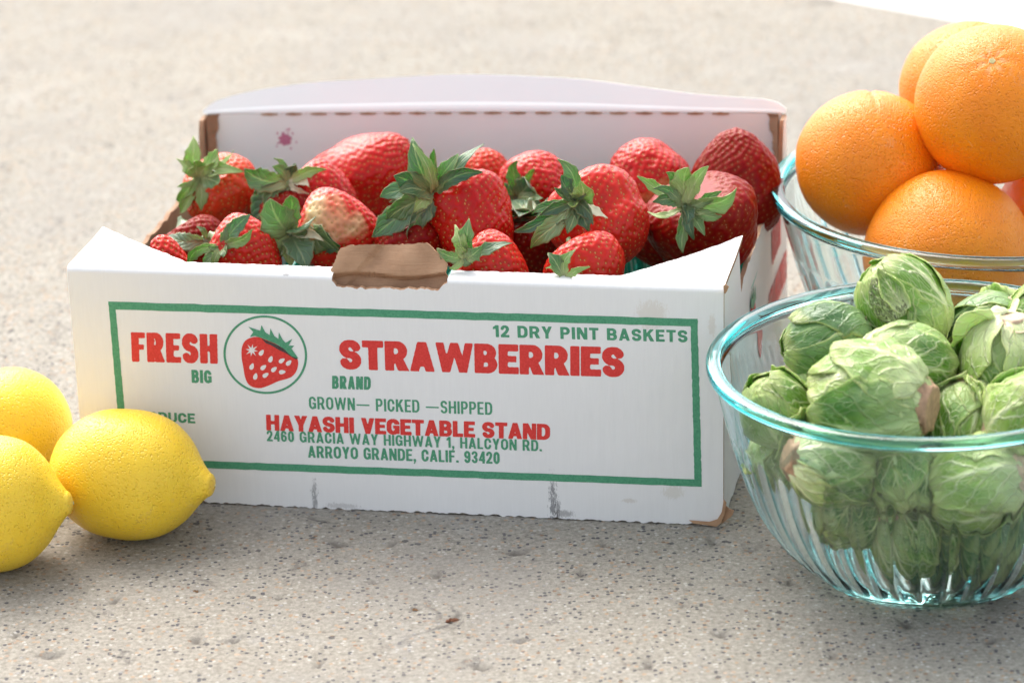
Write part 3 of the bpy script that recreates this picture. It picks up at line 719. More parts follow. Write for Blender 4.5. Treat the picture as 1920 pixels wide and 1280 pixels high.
def emblem():
    th = np.linspace(0, 2*np.pi, 97)[:-1]; pts = []
    for rr in (1, .945):
        for t in th: pts.append(front(497.5+78.5*rr*math.cos(t), 664.5+73.5*rr*math.sin(t)+.03*78*math.cos(t)*rr))
    put('emblem_ring', pts, [(i, (i+1) % 96, 96+(i+1) % 96, 96+i) for i in range(96)], M['green'])
    body = [(800, 478), (840, 466), (885, 480), (930, 500), (975, 532), (1010, 556), (1010, 598), (985, 632), (930, 650), (885, 670), (850, 678), (815, 668), (796, 640), (786, 590), (779, 545), (782, 505)]
    poly('printed_strawberry', [C3(*p) for p in body], M['red'], .00012, 5)
    sh = [(860, 470), (880, 480), (930, 500), (975, 528), (1012, 556), (1004, 560), (960, 532), (938, 522), (900, 500), (880, 492)]
    poly('printed_shadow', [C3(*p) for p in sh], M['black'], .00018)
    leaf = [(808, 424), (842, 436), (857, 440), (862, 417), (878, 447), (896, 458), (899, 431), (915, 462), (932, 474), (934, 447), (950, 478), (962, 490), (990, 474), (974, 502), (998, 502), (986, 514), (1015, 555), (985, 545), (958, 518), (930, 498), (895, 484), (868, 472), (835, 462), (814, 466), (828, 446)]
    poly('printed_leaves', [C3(*p) for p in leaf], M['green'], .00024)
    st = []
    for i in range(16):
        a = i*math.pi/8+.15; r_ = (29 if i % 2 == 0 else 10)*(1 if i % 4 else .9); st.append(C3(822+r_*math.cos(a), 521+r_*math.sin(a)))
    poly('printed_star', st, M['white_ink'], .00024)
    for x, y, a in [(862, 531, -.9), (900, 558, -1.2), (946, 564, -.6), (975, 573, -.8), (822, 588, -1.2), (870, 592, -.7), (914, 600, -.7), (948, 611, -.1), (837, 629, -1.3), (879, 624, -.6)]:
        pts = []
        for t in np.linspace(0, 2*np.pi, 17)[:-1]:
            lx, ly = 14*math.cos(t), 8.5*math.sin(t)*(1-.3*math.cos(t)); pts.append(C3(x+lx*math.cos(a)-ly*math.sin(a), y+lx*math.sin(a)+ly*math.cos(a)))
        poly('printed_seed', pts, M['white_ink'], .00024)
emblem()
# print on the right side panel (seen through the bowls): coordinates are depth v and height z
def side_map(v, z): return (v, z)
word('STRAWBERRIES', (.190, .040), (.265, .040), (.190, .058), M['red'], .12, .16, gap=.08, plane='side', tomap=side_map)
word('FRESH', (.205, .070), (.240, .070), (.205, .090), M['red'], .20, .18, plane='side', tomap=side_map)
th = np.linspace(0, 2*np.pi, 25)[:-1]
put('printed_strawberry', [(.125+.011*math.cos(t)*(1+.15*math.sin(t)), .064+.018*math.sin(t)) for t in th], [list(range(24))], M['red'], plane='side')
put('printed_leaves', [(.114, .080), (.119, .088), (.123, .081), (.126, .090), (.130, .081), (.135, .086), (.136, .077), (.125, .075)], [list(range(8))], M['green'], .0002, plane='side')
put('printed_strawberry', [(.070+.006*math.cos(t), .014+.008*math.sin(t)) for t in th], [list(range(24))], M['red'], plane='side')
put('printed_leaves', [(.064, .022), (.067, .034), (.070, .024), (.073, .036), (.076, .022), (.070, .020)], [list(range(6))], M['green'], .0002, plane='side')
# juice stain inside the back panel
def stain():
    q = in_box(537, 266, DV-TH)
    u0 = (537-381)/(1477-381)*WU; z0 = q[2]/1.0
    bw = .003*math.sin(u0/WU*math.pi)*z0/H
    V, F = [], []; k = 0
    def blob(cu, cz, r, n=22):
        nonlocal k
        for i in range(n):
            a = i*2*math.pi/n; rr = r*(1+.3*rng.normal()*.6); V.append(P(cu+rr*math.cos(a), DV-TH-.0002+bw, cz+rr*math.sin(a)))
        F.append(list(range(k, k+n))); k += n
    blob(u0, z0, .0040)
    for i in range(9):
        a = rng.rand()*6.28; d = .0045+rng.rand()*.003; blob(u0+d*math.cos(a), z0+d*math.sin(a), .0004+.0004*rng.rand(), 8)
    mesh('juice_stain', V, F, M['stain'], box, smooth=False)
stain()

# ------------------------------------------------------------------ pint baskets
def basket(u0, v0, label):
    a = .084; hh = .082; rt = empty('pint_basket', P(u0, v0, .0035), label, 'basket', 'green plastic pint baskets in the box')
    base = P(u0, v0, .0035)
    def bar(name, pts, w, t, kind=None):
        """flat strips joined in one part; pts = list of (start, end) in local box space"""
        V, F = [], []
        for p, q in pts:
            p, q = np.array(p), np.array(q); d = q-p; d /= np.linalg.norm(d)
            c = np.array([p[0]+q[0], p[1]+q[1], 0])/2; s = np.cross(d, [0, 0, 1.]) if abs(d[2]) < .5 else np.cross(d, np.array([1., 0, 0]) if abs(c[1]) > abs(c[0]) else np.array([0, 1., 0]))
            s = np.cross(d, s) if abs(d[2]) < .5 else np.cross(d, s)*1.
            s /= np.linalg.norm(s); o2 = np.cross(d, s)
            k = len(V)
            for e in (p, q):
                for x, y in ((-w, -t), (w, -t), (w, t), (-w, t)): V.append(e+(s*x+o2*y)/2)
            F += [(k, k+1, k+5, k+4), (k+1, k+2, k+6, k+5), (k+2, k+3, k+7, k+6), (k+3, k, k+4, k+7), (k, k+3, k+2, k+1), (k+4, k+5, k+6, k+7)]
        Wd = np.array([P(u0+x, v0+y, .0035+z)-base for x, y, z in V])
        o = mesh(name, Wd, F, M['basket'], rt, smooth=False)
        if kind: o['kind'] = kind
    def cor(z): 
        s = a/2*(.82+.18*z/hh); return [(-s, -s, z), (s, -s, z), (s, s, z), (-s, s, z)]
    rim = cor(hh); bar('rim', [(rim[i], rim[(i+1) % 4]) for i in range(4)], .0055, .0016)
    for z in (.002, .030, .056):
        c = cor(z); bar('hoop', [(c[i], c[(i+1) % 4]) for i in range(4)], .003, .0012)
    ribs = []
    c0, c1 = cor(0), cor(hh)
    for i in range(4):
        for k in range(7):
            t = k/7; f = lambda c: tuple(np.array(c[i])*(1-t)+np.array(c[(i+1) % 4])*t)
            ribs.append((f(c0), f(c1)))
    bar('ribs', ribs, .0026, .0012, 'stuff')
for j in range(3):
    for i in range(4):
        if j == 2 and i == 3: pass
        where = [('front row', 'middle row', 'back row')[j], ('at the left end', 'second from the left', 'third from the left', 'at the right end')[i]]
        basket((i+.5)*WU/4, .0045+(j+.5)*(DV-.009)/3, 'green plastic pint basket in the %s of the box, %s' % tuple(where))

# ------------------------------------------------------------------ strawberries
def sepal(parent, c, axis, radial, L, open_, bend, mat, wd=.30, twist=0, curlw=.5, name='sepal'):
    n, mm = 13, 7
    t = np.linspace(0, 1, n); side = np.cross(axis, radial)
    ang = open_+bend*t; dirs = np.cos(ang)[:, None]*axis+np.sin(ang)[:, None]*radial
    pos = c+np.concatenate([[np.zeros(3)], np.cumsum((dirs[1:]+dirs[:-1])/2*(L/(n-1)), axis=0)])
    nor = -np.sin(ang)[:, None]*axis+np.cos(ang)[:, None]*radial      # face normal, pointing away from the stalk side
    w = wd*L*(np.sin(np.pi*np.clip(t*.93+.10, 0, 1)**.85)**.8)*np.where(t > .97, .25, 1)+.0006*(1-t)
    w[-1] = .0002
    a = np.linspace(-1, 1, mm)
    tw = twist*t; V = []
    for i in range(n):
        s2 = side*math.cos(tw[i])+nor[i]*math.sin(tw[i]); n2 = nor[i]*math.cos(tw[i])-side*math.sin(tw[i])
        edge = .16*L*.3*math.sin(t[i]*9+twist*7)
        for x in a: V.append(pos[i]+s2*x*w[i]*math.cos(curlw*abs(x)*.6)-n2*(abs(x)**1.6)*w[i]*curlw*.7+n2*edge*.25*x*x*(x > 0))
    uv = np.stack(np.meshgrid(a, t), -1).reshape(-1, 2)
    return mesh(name, V, grid_faces(n, mm), mat, parent, uv=uv, solid=.00045)
def curved_sepal(parent, p0, p1, arch, w, roll, mat, seed, away=None, cup=.5):
    """sepal from p0 to p1 (world space, parent at origin offset), arched towards the viewer"""
    r_ = np.random.RandomState(seed); n, mm = 16, 9; p0, p1 = np.array(p0), np.array(p1); D = p1-p0; L = np.linalg.norm(D); T_ = D/L
    vw = -_fw-np.dot(-_fw, T_)*T_; vw /= np.linalg.norm(vw); sd_ = np.cross(T_, vw)
    nrm_ = vw*math.cos(roll)+sd_*math.sin(roll); sd_ = np.cross(T_, nrm_)
    t = np.linspace(0, 1, n); b = r_.normal()*.10
    arch = arch+.07*r_.normal(); c = p0+D*.55+nrm_*arch*L*1.6+sd_*b*L*1.6
    P_ = ((1-t)**2)[:, None]*p0+(2*t*(1-t))[:, None]*c+(t**2)[:, None]*p1
    P_ = P_+(np.clip((t-.6)/.4, 0, 1)**2)[:, None]*(nrm_*L*r_.normal()*.22+sd_*L*r_.normal()*.10)
    tg = np.gradient(P_, axis=0); tg /= np.linalg.norm(tg, axis=1)[:, None]
    ww = w*L*(np.sin(np.pi*np.clip(t*.86+.09, 0, 1)**1.1)**.62)*np.sqrt(np.clip((1.01-t)/.30, 0, 1)); ww[-1] = .0003; ww = ww*(1+.16*np.sin(t*17+seed)*r_.rand()+.10*np.sin(t*31+seed*2)); ww[0] = max(ww[0], .0011)
    a = np.linspace(-1, 1, mm); V = []; tw0 = r_.normal()*.4; wf = 7+r_.rand()*7; wp = r_.rand()*6
    curl = cup*(.5+2.2*r_.rand()**1.5); w = w*.84
    for i in range(n):
        s_ = np.cross(tg[i], nrm_); s_ /= np.linalg.norm(s_); n_ = np.cross(s_, tg[i]); tw = tw0*t[i]*1.6
        s2, n2 = s_*math.cos(tw)+n_*math.sin(tw), n_*math.cos(tw)-s_*math.sin(tw)
        for x in a:
            an = curl*abs(x)*1.15; lat = math.copysign(math.sin(an)/max(curl*1.15, .05), x) if an > 1e-4 else x
            up_ = (1-math.cos(an))/max(curl*1.15, .05)
            V.append(P_[i]+s2*lat*ww[i]+n2*ww[i]*(up_*.9+.20*abs(x)**2*math.sin(wf*t[i]+wp+(x > 0)*2)))
    uv = np.stack(np.meshgrid(a, t), -1).reshape(-1, 2)
    o = mesh('sepal', np.array(V), grid_faces(n, mm), mat, parent, uv=uv, solid=.0003); return o
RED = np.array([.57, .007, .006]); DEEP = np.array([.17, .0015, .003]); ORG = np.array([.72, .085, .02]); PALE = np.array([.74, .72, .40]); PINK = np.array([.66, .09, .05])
def strawberry(px, py, v, L, Wd, tip, label, colr='red', cal=None, seed=0, blunt=0., flat=1., spin=0, pale=None, group='strawberries heaped in the box'):
    r_ = np.random.RandomState(100+seed); rnd = Fbm(200+seed, 22, 3)
    c = in_box(px, py, v); ax = view(*tip); rt = empty('strawberry', c, label, 'strawberry', group)
    Q = frame(ax, spin)                        # local z = towards the tip
    nt_, nth = 96, 128
    T = [0, .015, .05, .12, .25, .4, .58, .75, .88, .96, 1]
    Rr = [0, .33, .58, .82, .985, 1, .90-.0*blunt, .70+.14*blunt, .44+.20*blunt, .22+.16*blunt, 0]
    prof = lambda t: np.maximum(0, interp(T, Rr, t))*Wd/2
    def surf(t, th):
        r0 = prof(t); zz = (t-.5)*L-.06*L*np.exp(-((t)/.05)**2)*-1*1.0
        p = np.stack([r0*np.cos(th), flat*r0*np.sin(th), zz+0*th], -1)
        k = 1+.035*rnd(p)+.05*np.cos(2*th+seed)*np.sin(t*3)
        return p*np.stack([k, k, 1+0*k], -1)
    tt = .5-.5*np.cos(np.linspace(0, 1, nt_)*np.pi); th = np.linspace(0, 2*np.pi, nth, endpoint=False)
    TT, THh = np.meshgrid(tt, th, indexing='ij'); S = surf(TT, THh)
    # seeds on a spiral of even density
    ts = np.linspace(0, 1, 400); ps = surf(ts, 0*ts); ds = np.linalg.norm(np.diff(ps, axis=0), axis=1); area = np.concatenate([[0], np.cumsum(ds*2*np.pi*(prof(ts)[1:]+prof(ts)[:-1])/2)])
    sp = .0041; ns = int(area[-1]/(sp*sp*.88)); k = np.arange(ns)+.5
    st = np.interp(k/ns*area[-1], area, ts); sth = k*2.399963+r_.normal(size=ns)*.05; keep = (st > .022)
    st, sth = st[keep], sth[keep]; SP = surf(st, sth)
    # normals
    e = 1e-3
    def nrm(t, th_):
        a = surf(np.clip(t+e, 0, 1), th_)-surf(np.clip(t-e, 0, 1), th_); b = surf(t, th_+e)-surf(t, th_-e); n = np.cross(b, a); return n/np.maximum(1e-12, np.linalg.norm(n, axis=-1, keepdims=True))
    NN = nrm(np.clip(TT, .002, .998), THh); SN = nrm(st, sth)
    Pv = S.reshape(-1, 3); dmin = np.full(len(Pv), 1.); d2 = np.full(len(Pv), 1.)
    for i0 in range(0, len(Pv), 4096):
        D = np.linalg.norm(Pv[i0:i0+4096, None]-SP[None], axis=-1); Ds = np.partition(D, 1, axis=1); dmin[i0:i0+4096] = Ds[:, 0]; d2[i0:i0+4096] = Ds[:, 1]
    dim = np.exp(-(dmin/.00120)**2); puff = np.clip((dmin-.001)/.0014, 0, 1)
    disp = -.00095*dim+.00012*puff
    fade = np.clip((TT.ravel()-.012)/.025, 0, 1)
    Vd = Pv+NN.reshape(-1, 3)*(disp*fade)[:, None]
    nz = Fbm(300+seed, 30, 3)(Pv); t_ = TT.ravel()
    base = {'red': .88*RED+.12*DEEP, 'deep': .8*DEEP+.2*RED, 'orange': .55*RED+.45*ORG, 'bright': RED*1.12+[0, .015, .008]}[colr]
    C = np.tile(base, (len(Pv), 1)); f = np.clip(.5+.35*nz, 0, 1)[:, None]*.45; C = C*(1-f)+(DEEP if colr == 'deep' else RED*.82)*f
    if colr == 'orange':
        f = np.clip(1-t_/.55+.2*nz, 0, 1)[:, None]*.6; C = C*(1-f)+ORG*f
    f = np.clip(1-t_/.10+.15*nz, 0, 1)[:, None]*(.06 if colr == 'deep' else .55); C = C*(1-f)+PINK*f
    if pale is not None:
        d_, amt, wid, pc = pale; d_ = Q.T@view(*d_) ; q = NN.reshape(-1, 3)@d_
        f = np.clip((q-wid)/(1-wid)+.25*nz, 0, 1)[:, None]**.8*amt; C = C*(1-f)+np.array(pc)*f
    C = C*(1-.22*dim[:, None])+np.array([.62, .25, .04])*.16*dim[:, None]
    F = grid_faces(nt_, nth, True)
    body = mesh('fruit', Vd@Q.T, F, M['berry_ripe_shade' if colr == 'deep' else 'berry'], rt, colr=C)
    # seeds
    base_s = np.array([(0, 0, 1.), (.8, .35, 0), (0, 1., 0), (-.8, .35, 0), (-.62, -.7, 0), (0, -.95, 0), (.62, -.7, 0)])
    fs = [(0, 1, 2), (0, 2, 3), (0, 3, 4), (0, 4, 5), (0, 5, 6), (0, 6, 1)]
    V, F2 = [], []
    for p, n in zip(SP, SN):
        up = np.array([0, 0, -1.]); s = np.cross(up, n); l = np.linalg.norm(s)
        if l < 1e-3: continue
        s /= l; u2 = np.cross(n, s); k = len(V); sz = .00070*(.85+.3*r_.rand())
        for b in base_s: V.append((p-n*.00085)+s*b[0]*sz*.72+u2*b[1]*sz*1.15+n*b[2]*sz*.75)
        F2 += [tuple(k+i for i in f) for f in fs]
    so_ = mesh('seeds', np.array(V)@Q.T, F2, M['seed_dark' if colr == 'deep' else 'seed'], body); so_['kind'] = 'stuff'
    if cal is not None:
        g = dict(n=11, L=.024, open=70, bend=40, mat='sepal', spread=1., jit=12, wd=.27, layers=1, stalk=.010); g.update(cal)
        cax = -Q[:, 2]; if_ = cax*(L*.5-.0008)*.92
        # stalk
        zz = np.linspace(0, 1, 8); th6 = np.linspace(0, 2*np.pi, 8, endpoint=False); SL = g['stalk']
        rr = .0042*(1-zz)**2+.0013; Vs = []
        for z_, r1 in zip(zz, rr):
            for a in th6: Vs.append(cax*(L*.42+z_*(SL+L*.06))+Q[:, 0]*(r1*math.cos(a)+.0015*z_*z_)+Q[:, 1]*r1*math.sin(a))
        Fs = grid_faces(8, 8, True).tolist()+[list(range(56, 64))]
        ca = mesh('calyx', Vs, Fs, M[g['mat']], rt, uv=np.zeros((64, 2))+[.3, .3])
        if 'pts' in g:
            vc = g.get('v', v-.35*Wd); c0 = in_box(*g['c'], vc)-c
            for q_, e_ in enumerate(g['pts']):
                e_ = list(e_)+[0, .27, .16, 0., g['mat']][len(e_)-2:]
                tip_ = in_box(e_[0], e_[1], vc-e_[2])-c; fr = 0.10
                p0_ = c0+(tip_-c0)*fr*.6
                curved_sepal(ca, p0_, tip_, e_[4], e_[3]*1.0, e_[5], M[e_[6]], seed*50+q_)
            # hub of the crown
            hb = []; ax_ = (c0-(Q[:, 2]*(-L*.3))); 
            for i in range(7):
                f_ = i/6*math.pi
                for a in th6: hb.append(c0+_fw*.0012+(_r*math.cos(a)+_u*math.sin(a))*.0042*math.sin(f_)-_fw*.0022*math.cos(f_))
            mesh('crown_centre', hb, grid_faces(7, 8, True), M[g['mat']], ca, uv=np.zeros((56, 2))+[.3, .35])
            g['layers'] = 0
        for ly in range(g['layers']):
            for i in range(g['n']):
                a = (i+ly*.5)*2*np.pi/g['n']+r_.normal()*.12; rad = Q[:, 0]*math.cos(a)+Q[:, 1]*math.sin(a)
                o_ = R(g['open']-ly*22+r_.normal()*g['jit']); b_ = R(g['bend']+r_.normal()*g['jit']*1.6)
                sepal(ca, cax*(L*.5-.0012)+rad*.0028, cax, rad, g['L']*(.78+.4*r_.rand())*(1-.15*ly), o_, b_, M[g['mat']], g['wd']*(.8+.4*r_.rand()), r_.normal()*.35, .35+.4*r_.rand())
    return rt
B = strawberry
sL, sM, sD = 'sepal_l', 'sepal', 'sepal_d'
B(424, 370, .165, .049, .046, (.42, -.62, -.55), 'orange-red strawberry with light green leaves at the box\'s far left end', 'orange', dict(c=(373, 334), mat=sL, stalk=.003, pts=[
  (373, 261, .004, .22, .15), (428, 280, .006, .20), (444, 287, 0, .12), (337, 300, .004, .26, .2), (331, 345, .006, .14), (432, 322, .012, .22, .1), (422, 349, .014, .24, .1, .3, sM), (330, 378, .006, .22, .2), (336, 402, .006, .20, .25), (368, 397, .012, .20), (374, 292, .012, .24, .2), (398, 300, .008, .2), (352, 370, .012, .2, .2)]), 1)
B(608, 378, .155, .048, .042, (.75, -.62, .1), 'small red strawberry behind the white-shouldered one, a dried white petal at its leaves', 'red', dict(c=(540, 342), mat=sM, stalk=.003, v=.135, pts=[
  (457, 314, .006, .30, .15), (507, 312, .004, .24, .15), (517, 293, 0, .12, .1), (556, 306, .0, .14, .1, 0, sD), (604, 313, .004, .16, .12, 0, sL), (471, 420, .008, .30, .15, .3, sD), (500, 392, .012, .28, .1, 0, sM), (530, 400, .004, .24, .1, 0, sD), (585, 345, .004, .18, .1, 0, 'petal'), (575, 362, .006, .16, .1, .4, 'petal')]), 2)
B(678, 339, .205, .074, .061, (.72, .64, .05), 'largest red strawberry, lying with its yellow-green tip up right against the back panel', 'red', None, 3, blunt=.25, flat=.85, pale=((.75, .66, .0), .55, .93, (.50, .38, .06)))
B(640, 432, .085, .052, .043, (.92, -.25, .12), 'half ripe strawberry with a white shoulder and broad green leaves', 'bright', dict(c=(545, 438), mat=sM, stalk=.006, v=.070, pts=[
  (503, 366, .010, .36, .14, .2, sM), (551, 353, .006, .20, .16, -.3, sM), (584, 414, .012, .30, .25, .4, sM), (471, 461, .010, .34, .1, .2, sL), (484, 499, .010, .30, .12), (580, 502, .020, .34, .14, 0, sD), (638, 466, .012, .26, .12, .2, sD), (640, 494, .014, .24, .1, 0, sM), (546, 500, .016, .22, .1, 0, sL), (512, 402, .006, .30, .1, -.5, sL), (608, 440, .010, .16, .2, 0, 'petal')]), 4, pale=((-.25, .12, .95), .88, .74, (.76, .70, .36)))
B(462, 474, .055, .044, .038, (.80, -.40, .1), 'red strawberry with curled leaves low at the front left', 'bright', dict(c=(418, 462), mat=sM, stalk=.003, v=.040, pts=[
  (431, 424, .0, .22, .2), (468, 405, .0, .20, .15, 0, sD), (477, 441, .006, .20, .14, 0, sL), (434, 480, .010, .30, .25), (348, 496, .004, .18, .12, 0, sL), (392, 464, .004, .24, .15), (379, 500, .006, .24, .15, 0, sM), (402, 500, .008, .2, .15, 0, sL)]), 5)
B(316, 490, .050, .032, .024, (-.35, .85, .2), 'small strawberry tip peeping over the left corner gusset', 'bright', None, 6, blunt=.5)
B(880, 418, .090, .058, .054, (.34, -.88, .22), 'large red strawberry in the middle behind the brown tab', 'red', dict(c=(812, 365), mat=sM, stalk=.004, v=.075, pts=[
  (771, 265, .006, .20, .18, .3, sM), (787, 277, .012, .13, .15, .6, sL), (820, 274, .004, .16, .16, -.2, sM), (887, 270, -.004, .12, .08, 0, sD), (900, 319, .002, .18, .12, 0, sD), (862, 296, .0, .20, .1, 0, sM), (733, 323, .010, .30, .20, 0, sD), (747, 350, .014, .28, .16, .2, sM), (713, 372, .008, .22, .12, .4, sD), (722, 408, .012, .26, .15, 0, sM), (703, 442, .008, .22, .12, 0, sD), (760, 456, .010, .24, .1, 0, sD), (772, 392, .016, .24, .2, 0, sL), (790, 420, .006, .22, .1, 0, sD)]), 8, blunt=.9)
B(906, 333, .215, .036, .036, (.2, .8, .2), 'small orange-red strawberry in the back row, behind the large middle one', 'orange', None, 9, blunt=.6)
B(1010, 352, .185, .044, .046, (.45, .55, -.6), 'strawberry in the back row with its dark green leaf crown turned to the viewer', 'red', dict(c=(968, 372), mat=sD, stalk=.003, v=.155, pts=[
  (927, 340, .004, .26, .1), (960, 297, .004, .20, .12, 0, sM), (1004, 332, .012, .28, .12), (1005, 302, .006, .10, .12, 0, sL), (1012, 374, .012, .34, .15, 0, sM), (1000, 398, .010, .2), (944, 414, .008, .2), (980, 420, .008, .2), (928, 372, .004, .2), (930, 392, .004, .16, .1, 0, sM), (1020, 388, .004, .12)]), 10, blunt=.4)
B(1124, 414, .090, .056, .055, (.50, -.66, .30), 'round bright red strawberry with drooping dark leaves right of the middle', 'bright', dict(c=(1078, 376), mat=sD, stalk=.002, v=.062, pts=[
  (1050, 298, .0, .18, .25, .3, sM), (1044, 322, .006, .24, .15), (1110, 345, .006, .20, .30, 0, sD), (1030, 358, .010, .26, .15, .2, sM), (1092, 342, .012, .34, .15, 0, sL), (1136, 405, .006, .14, .15, 0, 'petal'), (1120, 416, .012, .30, .15), (1078, 402, .018, .20, .1, 0, 'sepal_l'), (968, 442, .010, .13, .10), (984, 452, .012, .16, .10, .3, sM), (996, 390, .006, .14, .1, 0, sM), (1102, 430, .012, .30, .12), (1062, 436, .014, .26, .12, 0, sM), (1016, 398, .012, .22, .12), (1040, 420, .012, .26, .10), (1025, 432, .008, .2, .1, 0, sM)]), 11, blunt=1.)
B(1211, 331, .215, .046, .050, (-.5, .65, -.1), 'red strawberry at the back with a pale yellow side', 'red', None, 12, blunt=.5, pale=((.35, -.45, .8), .70, .80, (.72, .42, .16)))
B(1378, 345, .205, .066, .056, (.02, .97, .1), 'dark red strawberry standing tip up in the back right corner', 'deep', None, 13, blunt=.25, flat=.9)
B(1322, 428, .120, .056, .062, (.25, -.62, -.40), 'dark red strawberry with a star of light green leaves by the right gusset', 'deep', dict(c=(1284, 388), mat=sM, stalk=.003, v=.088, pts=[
  (1194, 330, .0, .13, .12, .3, sL), (1254, 312, .004, .16, .12), (1286, 308, .006, .26, .10, 0, sL), (1325, 309, .004, .20, .12, 0, sL), (1383, 372, .004, .24, .15, 0, sL), (1358, 409, .006, .14, .12), (1216, 404, .006, .12, .2, .5, sL), (1272, 474, .012, .18, .15, 0, sM), (1321, 444, .010, .20, .15), (1300, 450, .012, .20, .2, 0, sD), (1232, 342, .006, .14, .15), (1230, 378, .008, .26, .14, 0, sM), (1290, 420, .014, .34, .2, 0, sD), (1345, 350, .002, .2, .1, 0, sM)]), 14, blunt=.8)
B(930, 510, .036, .044, .040, (.80, -.5, .1), 'strawberry top with upright leaves just right of the brown tab', 'bright', dict(c=(872, 486), mat=sM, stalk=.003, v=.016, pts=[
  (856, 430, .002, .24, .12, 0, sL), (879, 411, .0, .20, .12, .2, sM), (904, 462, .004, .30, .3, .2, sM), (820, 468, .004, .26, .2, 0, sM), (958, 453, -.006, .14, .1, 0, sD), (846, 508, .006, .2, .1, 0, sL), (860, 455, .006, .26, .15, 0, sL)]), 15)
B(1102, 514, .036, .042, .044, (.45, -.75, .2), 'low strawberry with two pointed leaves behind the front edge', 'bright', dict(c=(1060, 524), mat=sM, stalk=.003, v=.010, pts=[
  (1033, 474, .0, .28, .08, .2, sM), (1071, 472, .0, .20, .08, -.4, sL), (1025, 500, .0, .2, .1, 0, sL), (1095, 500, .004, .16, .1, 0, sL)]), 16)
# deeper ones glimpsed in the gaps, shade put into their dark red colour
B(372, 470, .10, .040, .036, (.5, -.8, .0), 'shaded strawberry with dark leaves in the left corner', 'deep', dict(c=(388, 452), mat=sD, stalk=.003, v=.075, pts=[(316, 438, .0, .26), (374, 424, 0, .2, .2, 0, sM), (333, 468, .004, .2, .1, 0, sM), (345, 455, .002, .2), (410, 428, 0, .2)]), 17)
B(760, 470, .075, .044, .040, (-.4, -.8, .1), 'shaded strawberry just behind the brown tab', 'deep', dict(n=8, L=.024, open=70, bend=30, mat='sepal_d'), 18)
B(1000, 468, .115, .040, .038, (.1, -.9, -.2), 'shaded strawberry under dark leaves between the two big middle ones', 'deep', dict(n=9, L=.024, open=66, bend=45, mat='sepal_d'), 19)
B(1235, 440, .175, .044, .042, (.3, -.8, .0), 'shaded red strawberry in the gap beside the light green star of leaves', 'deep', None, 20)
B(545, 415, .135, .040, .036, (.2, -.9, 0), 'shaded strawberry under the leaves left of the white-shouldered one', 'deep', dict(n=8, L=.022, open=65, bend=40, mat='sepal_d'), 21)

# ------------------------------------------------------------------ lemons
def lemon(px, py, r, L, axis, label, seed, spin=0, nip=1.):
    c = at_z(px, py, r*.985); ax = np.array(axis, float); ax /= np.linalg.norm(ax)
    rt = empty('lemon', (c[0], c[1], 0), label, 'lemon', 'lemons beside the box')
    Q = frame(ax, spin); nb, nth = 120, 160; ln = Fbm(500+seed, 7, 3)
    t = .5-.5*np.cos(np.linspace(0, 1, nb)*np.pi)
    Tn = [0, .012, .045, .12, .25, .42, .58, .73, .82, .875, .92, .955, .985, 1]
    Rn = [0, .17, .40, .665, .90, 1, .985, .83, .62, .43, .285, .20*nip, .125*nip, 0]
    rr = np.maximum(0, interp(Tn, Rn, t))*r
    th = np.linspace(0, 2*np.pi, nth, endpoint=False); TT, TH_ = np.meshgrid(t, th, indexing='ij'); RR = rr[:, None]+0*TH_
    p = np.stack([RR*np.cos(TH_), RR*np.sin(TH_), (TT-.5)*L], -1); k = 1+.014*ln(p)+.006*np.cos(5*TH_+seed)*np.exp(-((TT-.88)/.08)**2)*3
    p = p*np.stack([k, k, 1+0*k], -1)
    p[..., 0] += .02*r*np.sin(TT*3+seed)
    V = p.reshape(-1, 3)@Q.T; V[:, 2] += -V[:, 2].min()
    mid = np.array([0, 0, -((p.reshape(-1, 3)@Q.T)[:, 2].min())])
    C = np.zeros((len(V), 3)); C[:, 0] = (np.exp(-((TT-1)/.02)**2)*.5).ravel()
    mesh('peel', V, grid_faces(nb, nth, True), M['lemon'], rt, colr=C)
    # stylar scar at the nipple
    q = p[-1, 0]@Q.T+mid; Vt, Ft = [], []
    for i in range(6):
        for a in np.linspace(0, 2*np.pi, 9)[:-1]:
            f = i/5; s_ = .0010*math.cos(f*1.5); Vt.append(q+Q[:, 2]*(.0004*math.sin(f*1.57)-.0001)+Q[:, 0]*s_*math.cos(a)*(1+.2*math.sin(3*a))+Q[:, 1]*s_*math.sin(a))
    mesh('stem_scar', Vt, grid_faces(6, 8, True), M['scar'], rt)
lemon(250, 893, .0352, .0955, tuple(view(.97, -.10, .28)*[1, 1, 1]), 'whole yellow lemon in front of the box, its tip pointing right', 1)
lemon(-6, 948, .0362, .084, tuple(view(.98, .02, .12)), 'lemon cut by the picture\'s left edge, nearest the viewer', 2, nip=.95)
lemon(22, 803, .0338, .082, (.62, .75, .05), 'lemon behind the other two, left of the box corner', 3, nip=.6)
# tiny red speck on the right lemon is part of its peel; blemish handled in the peel

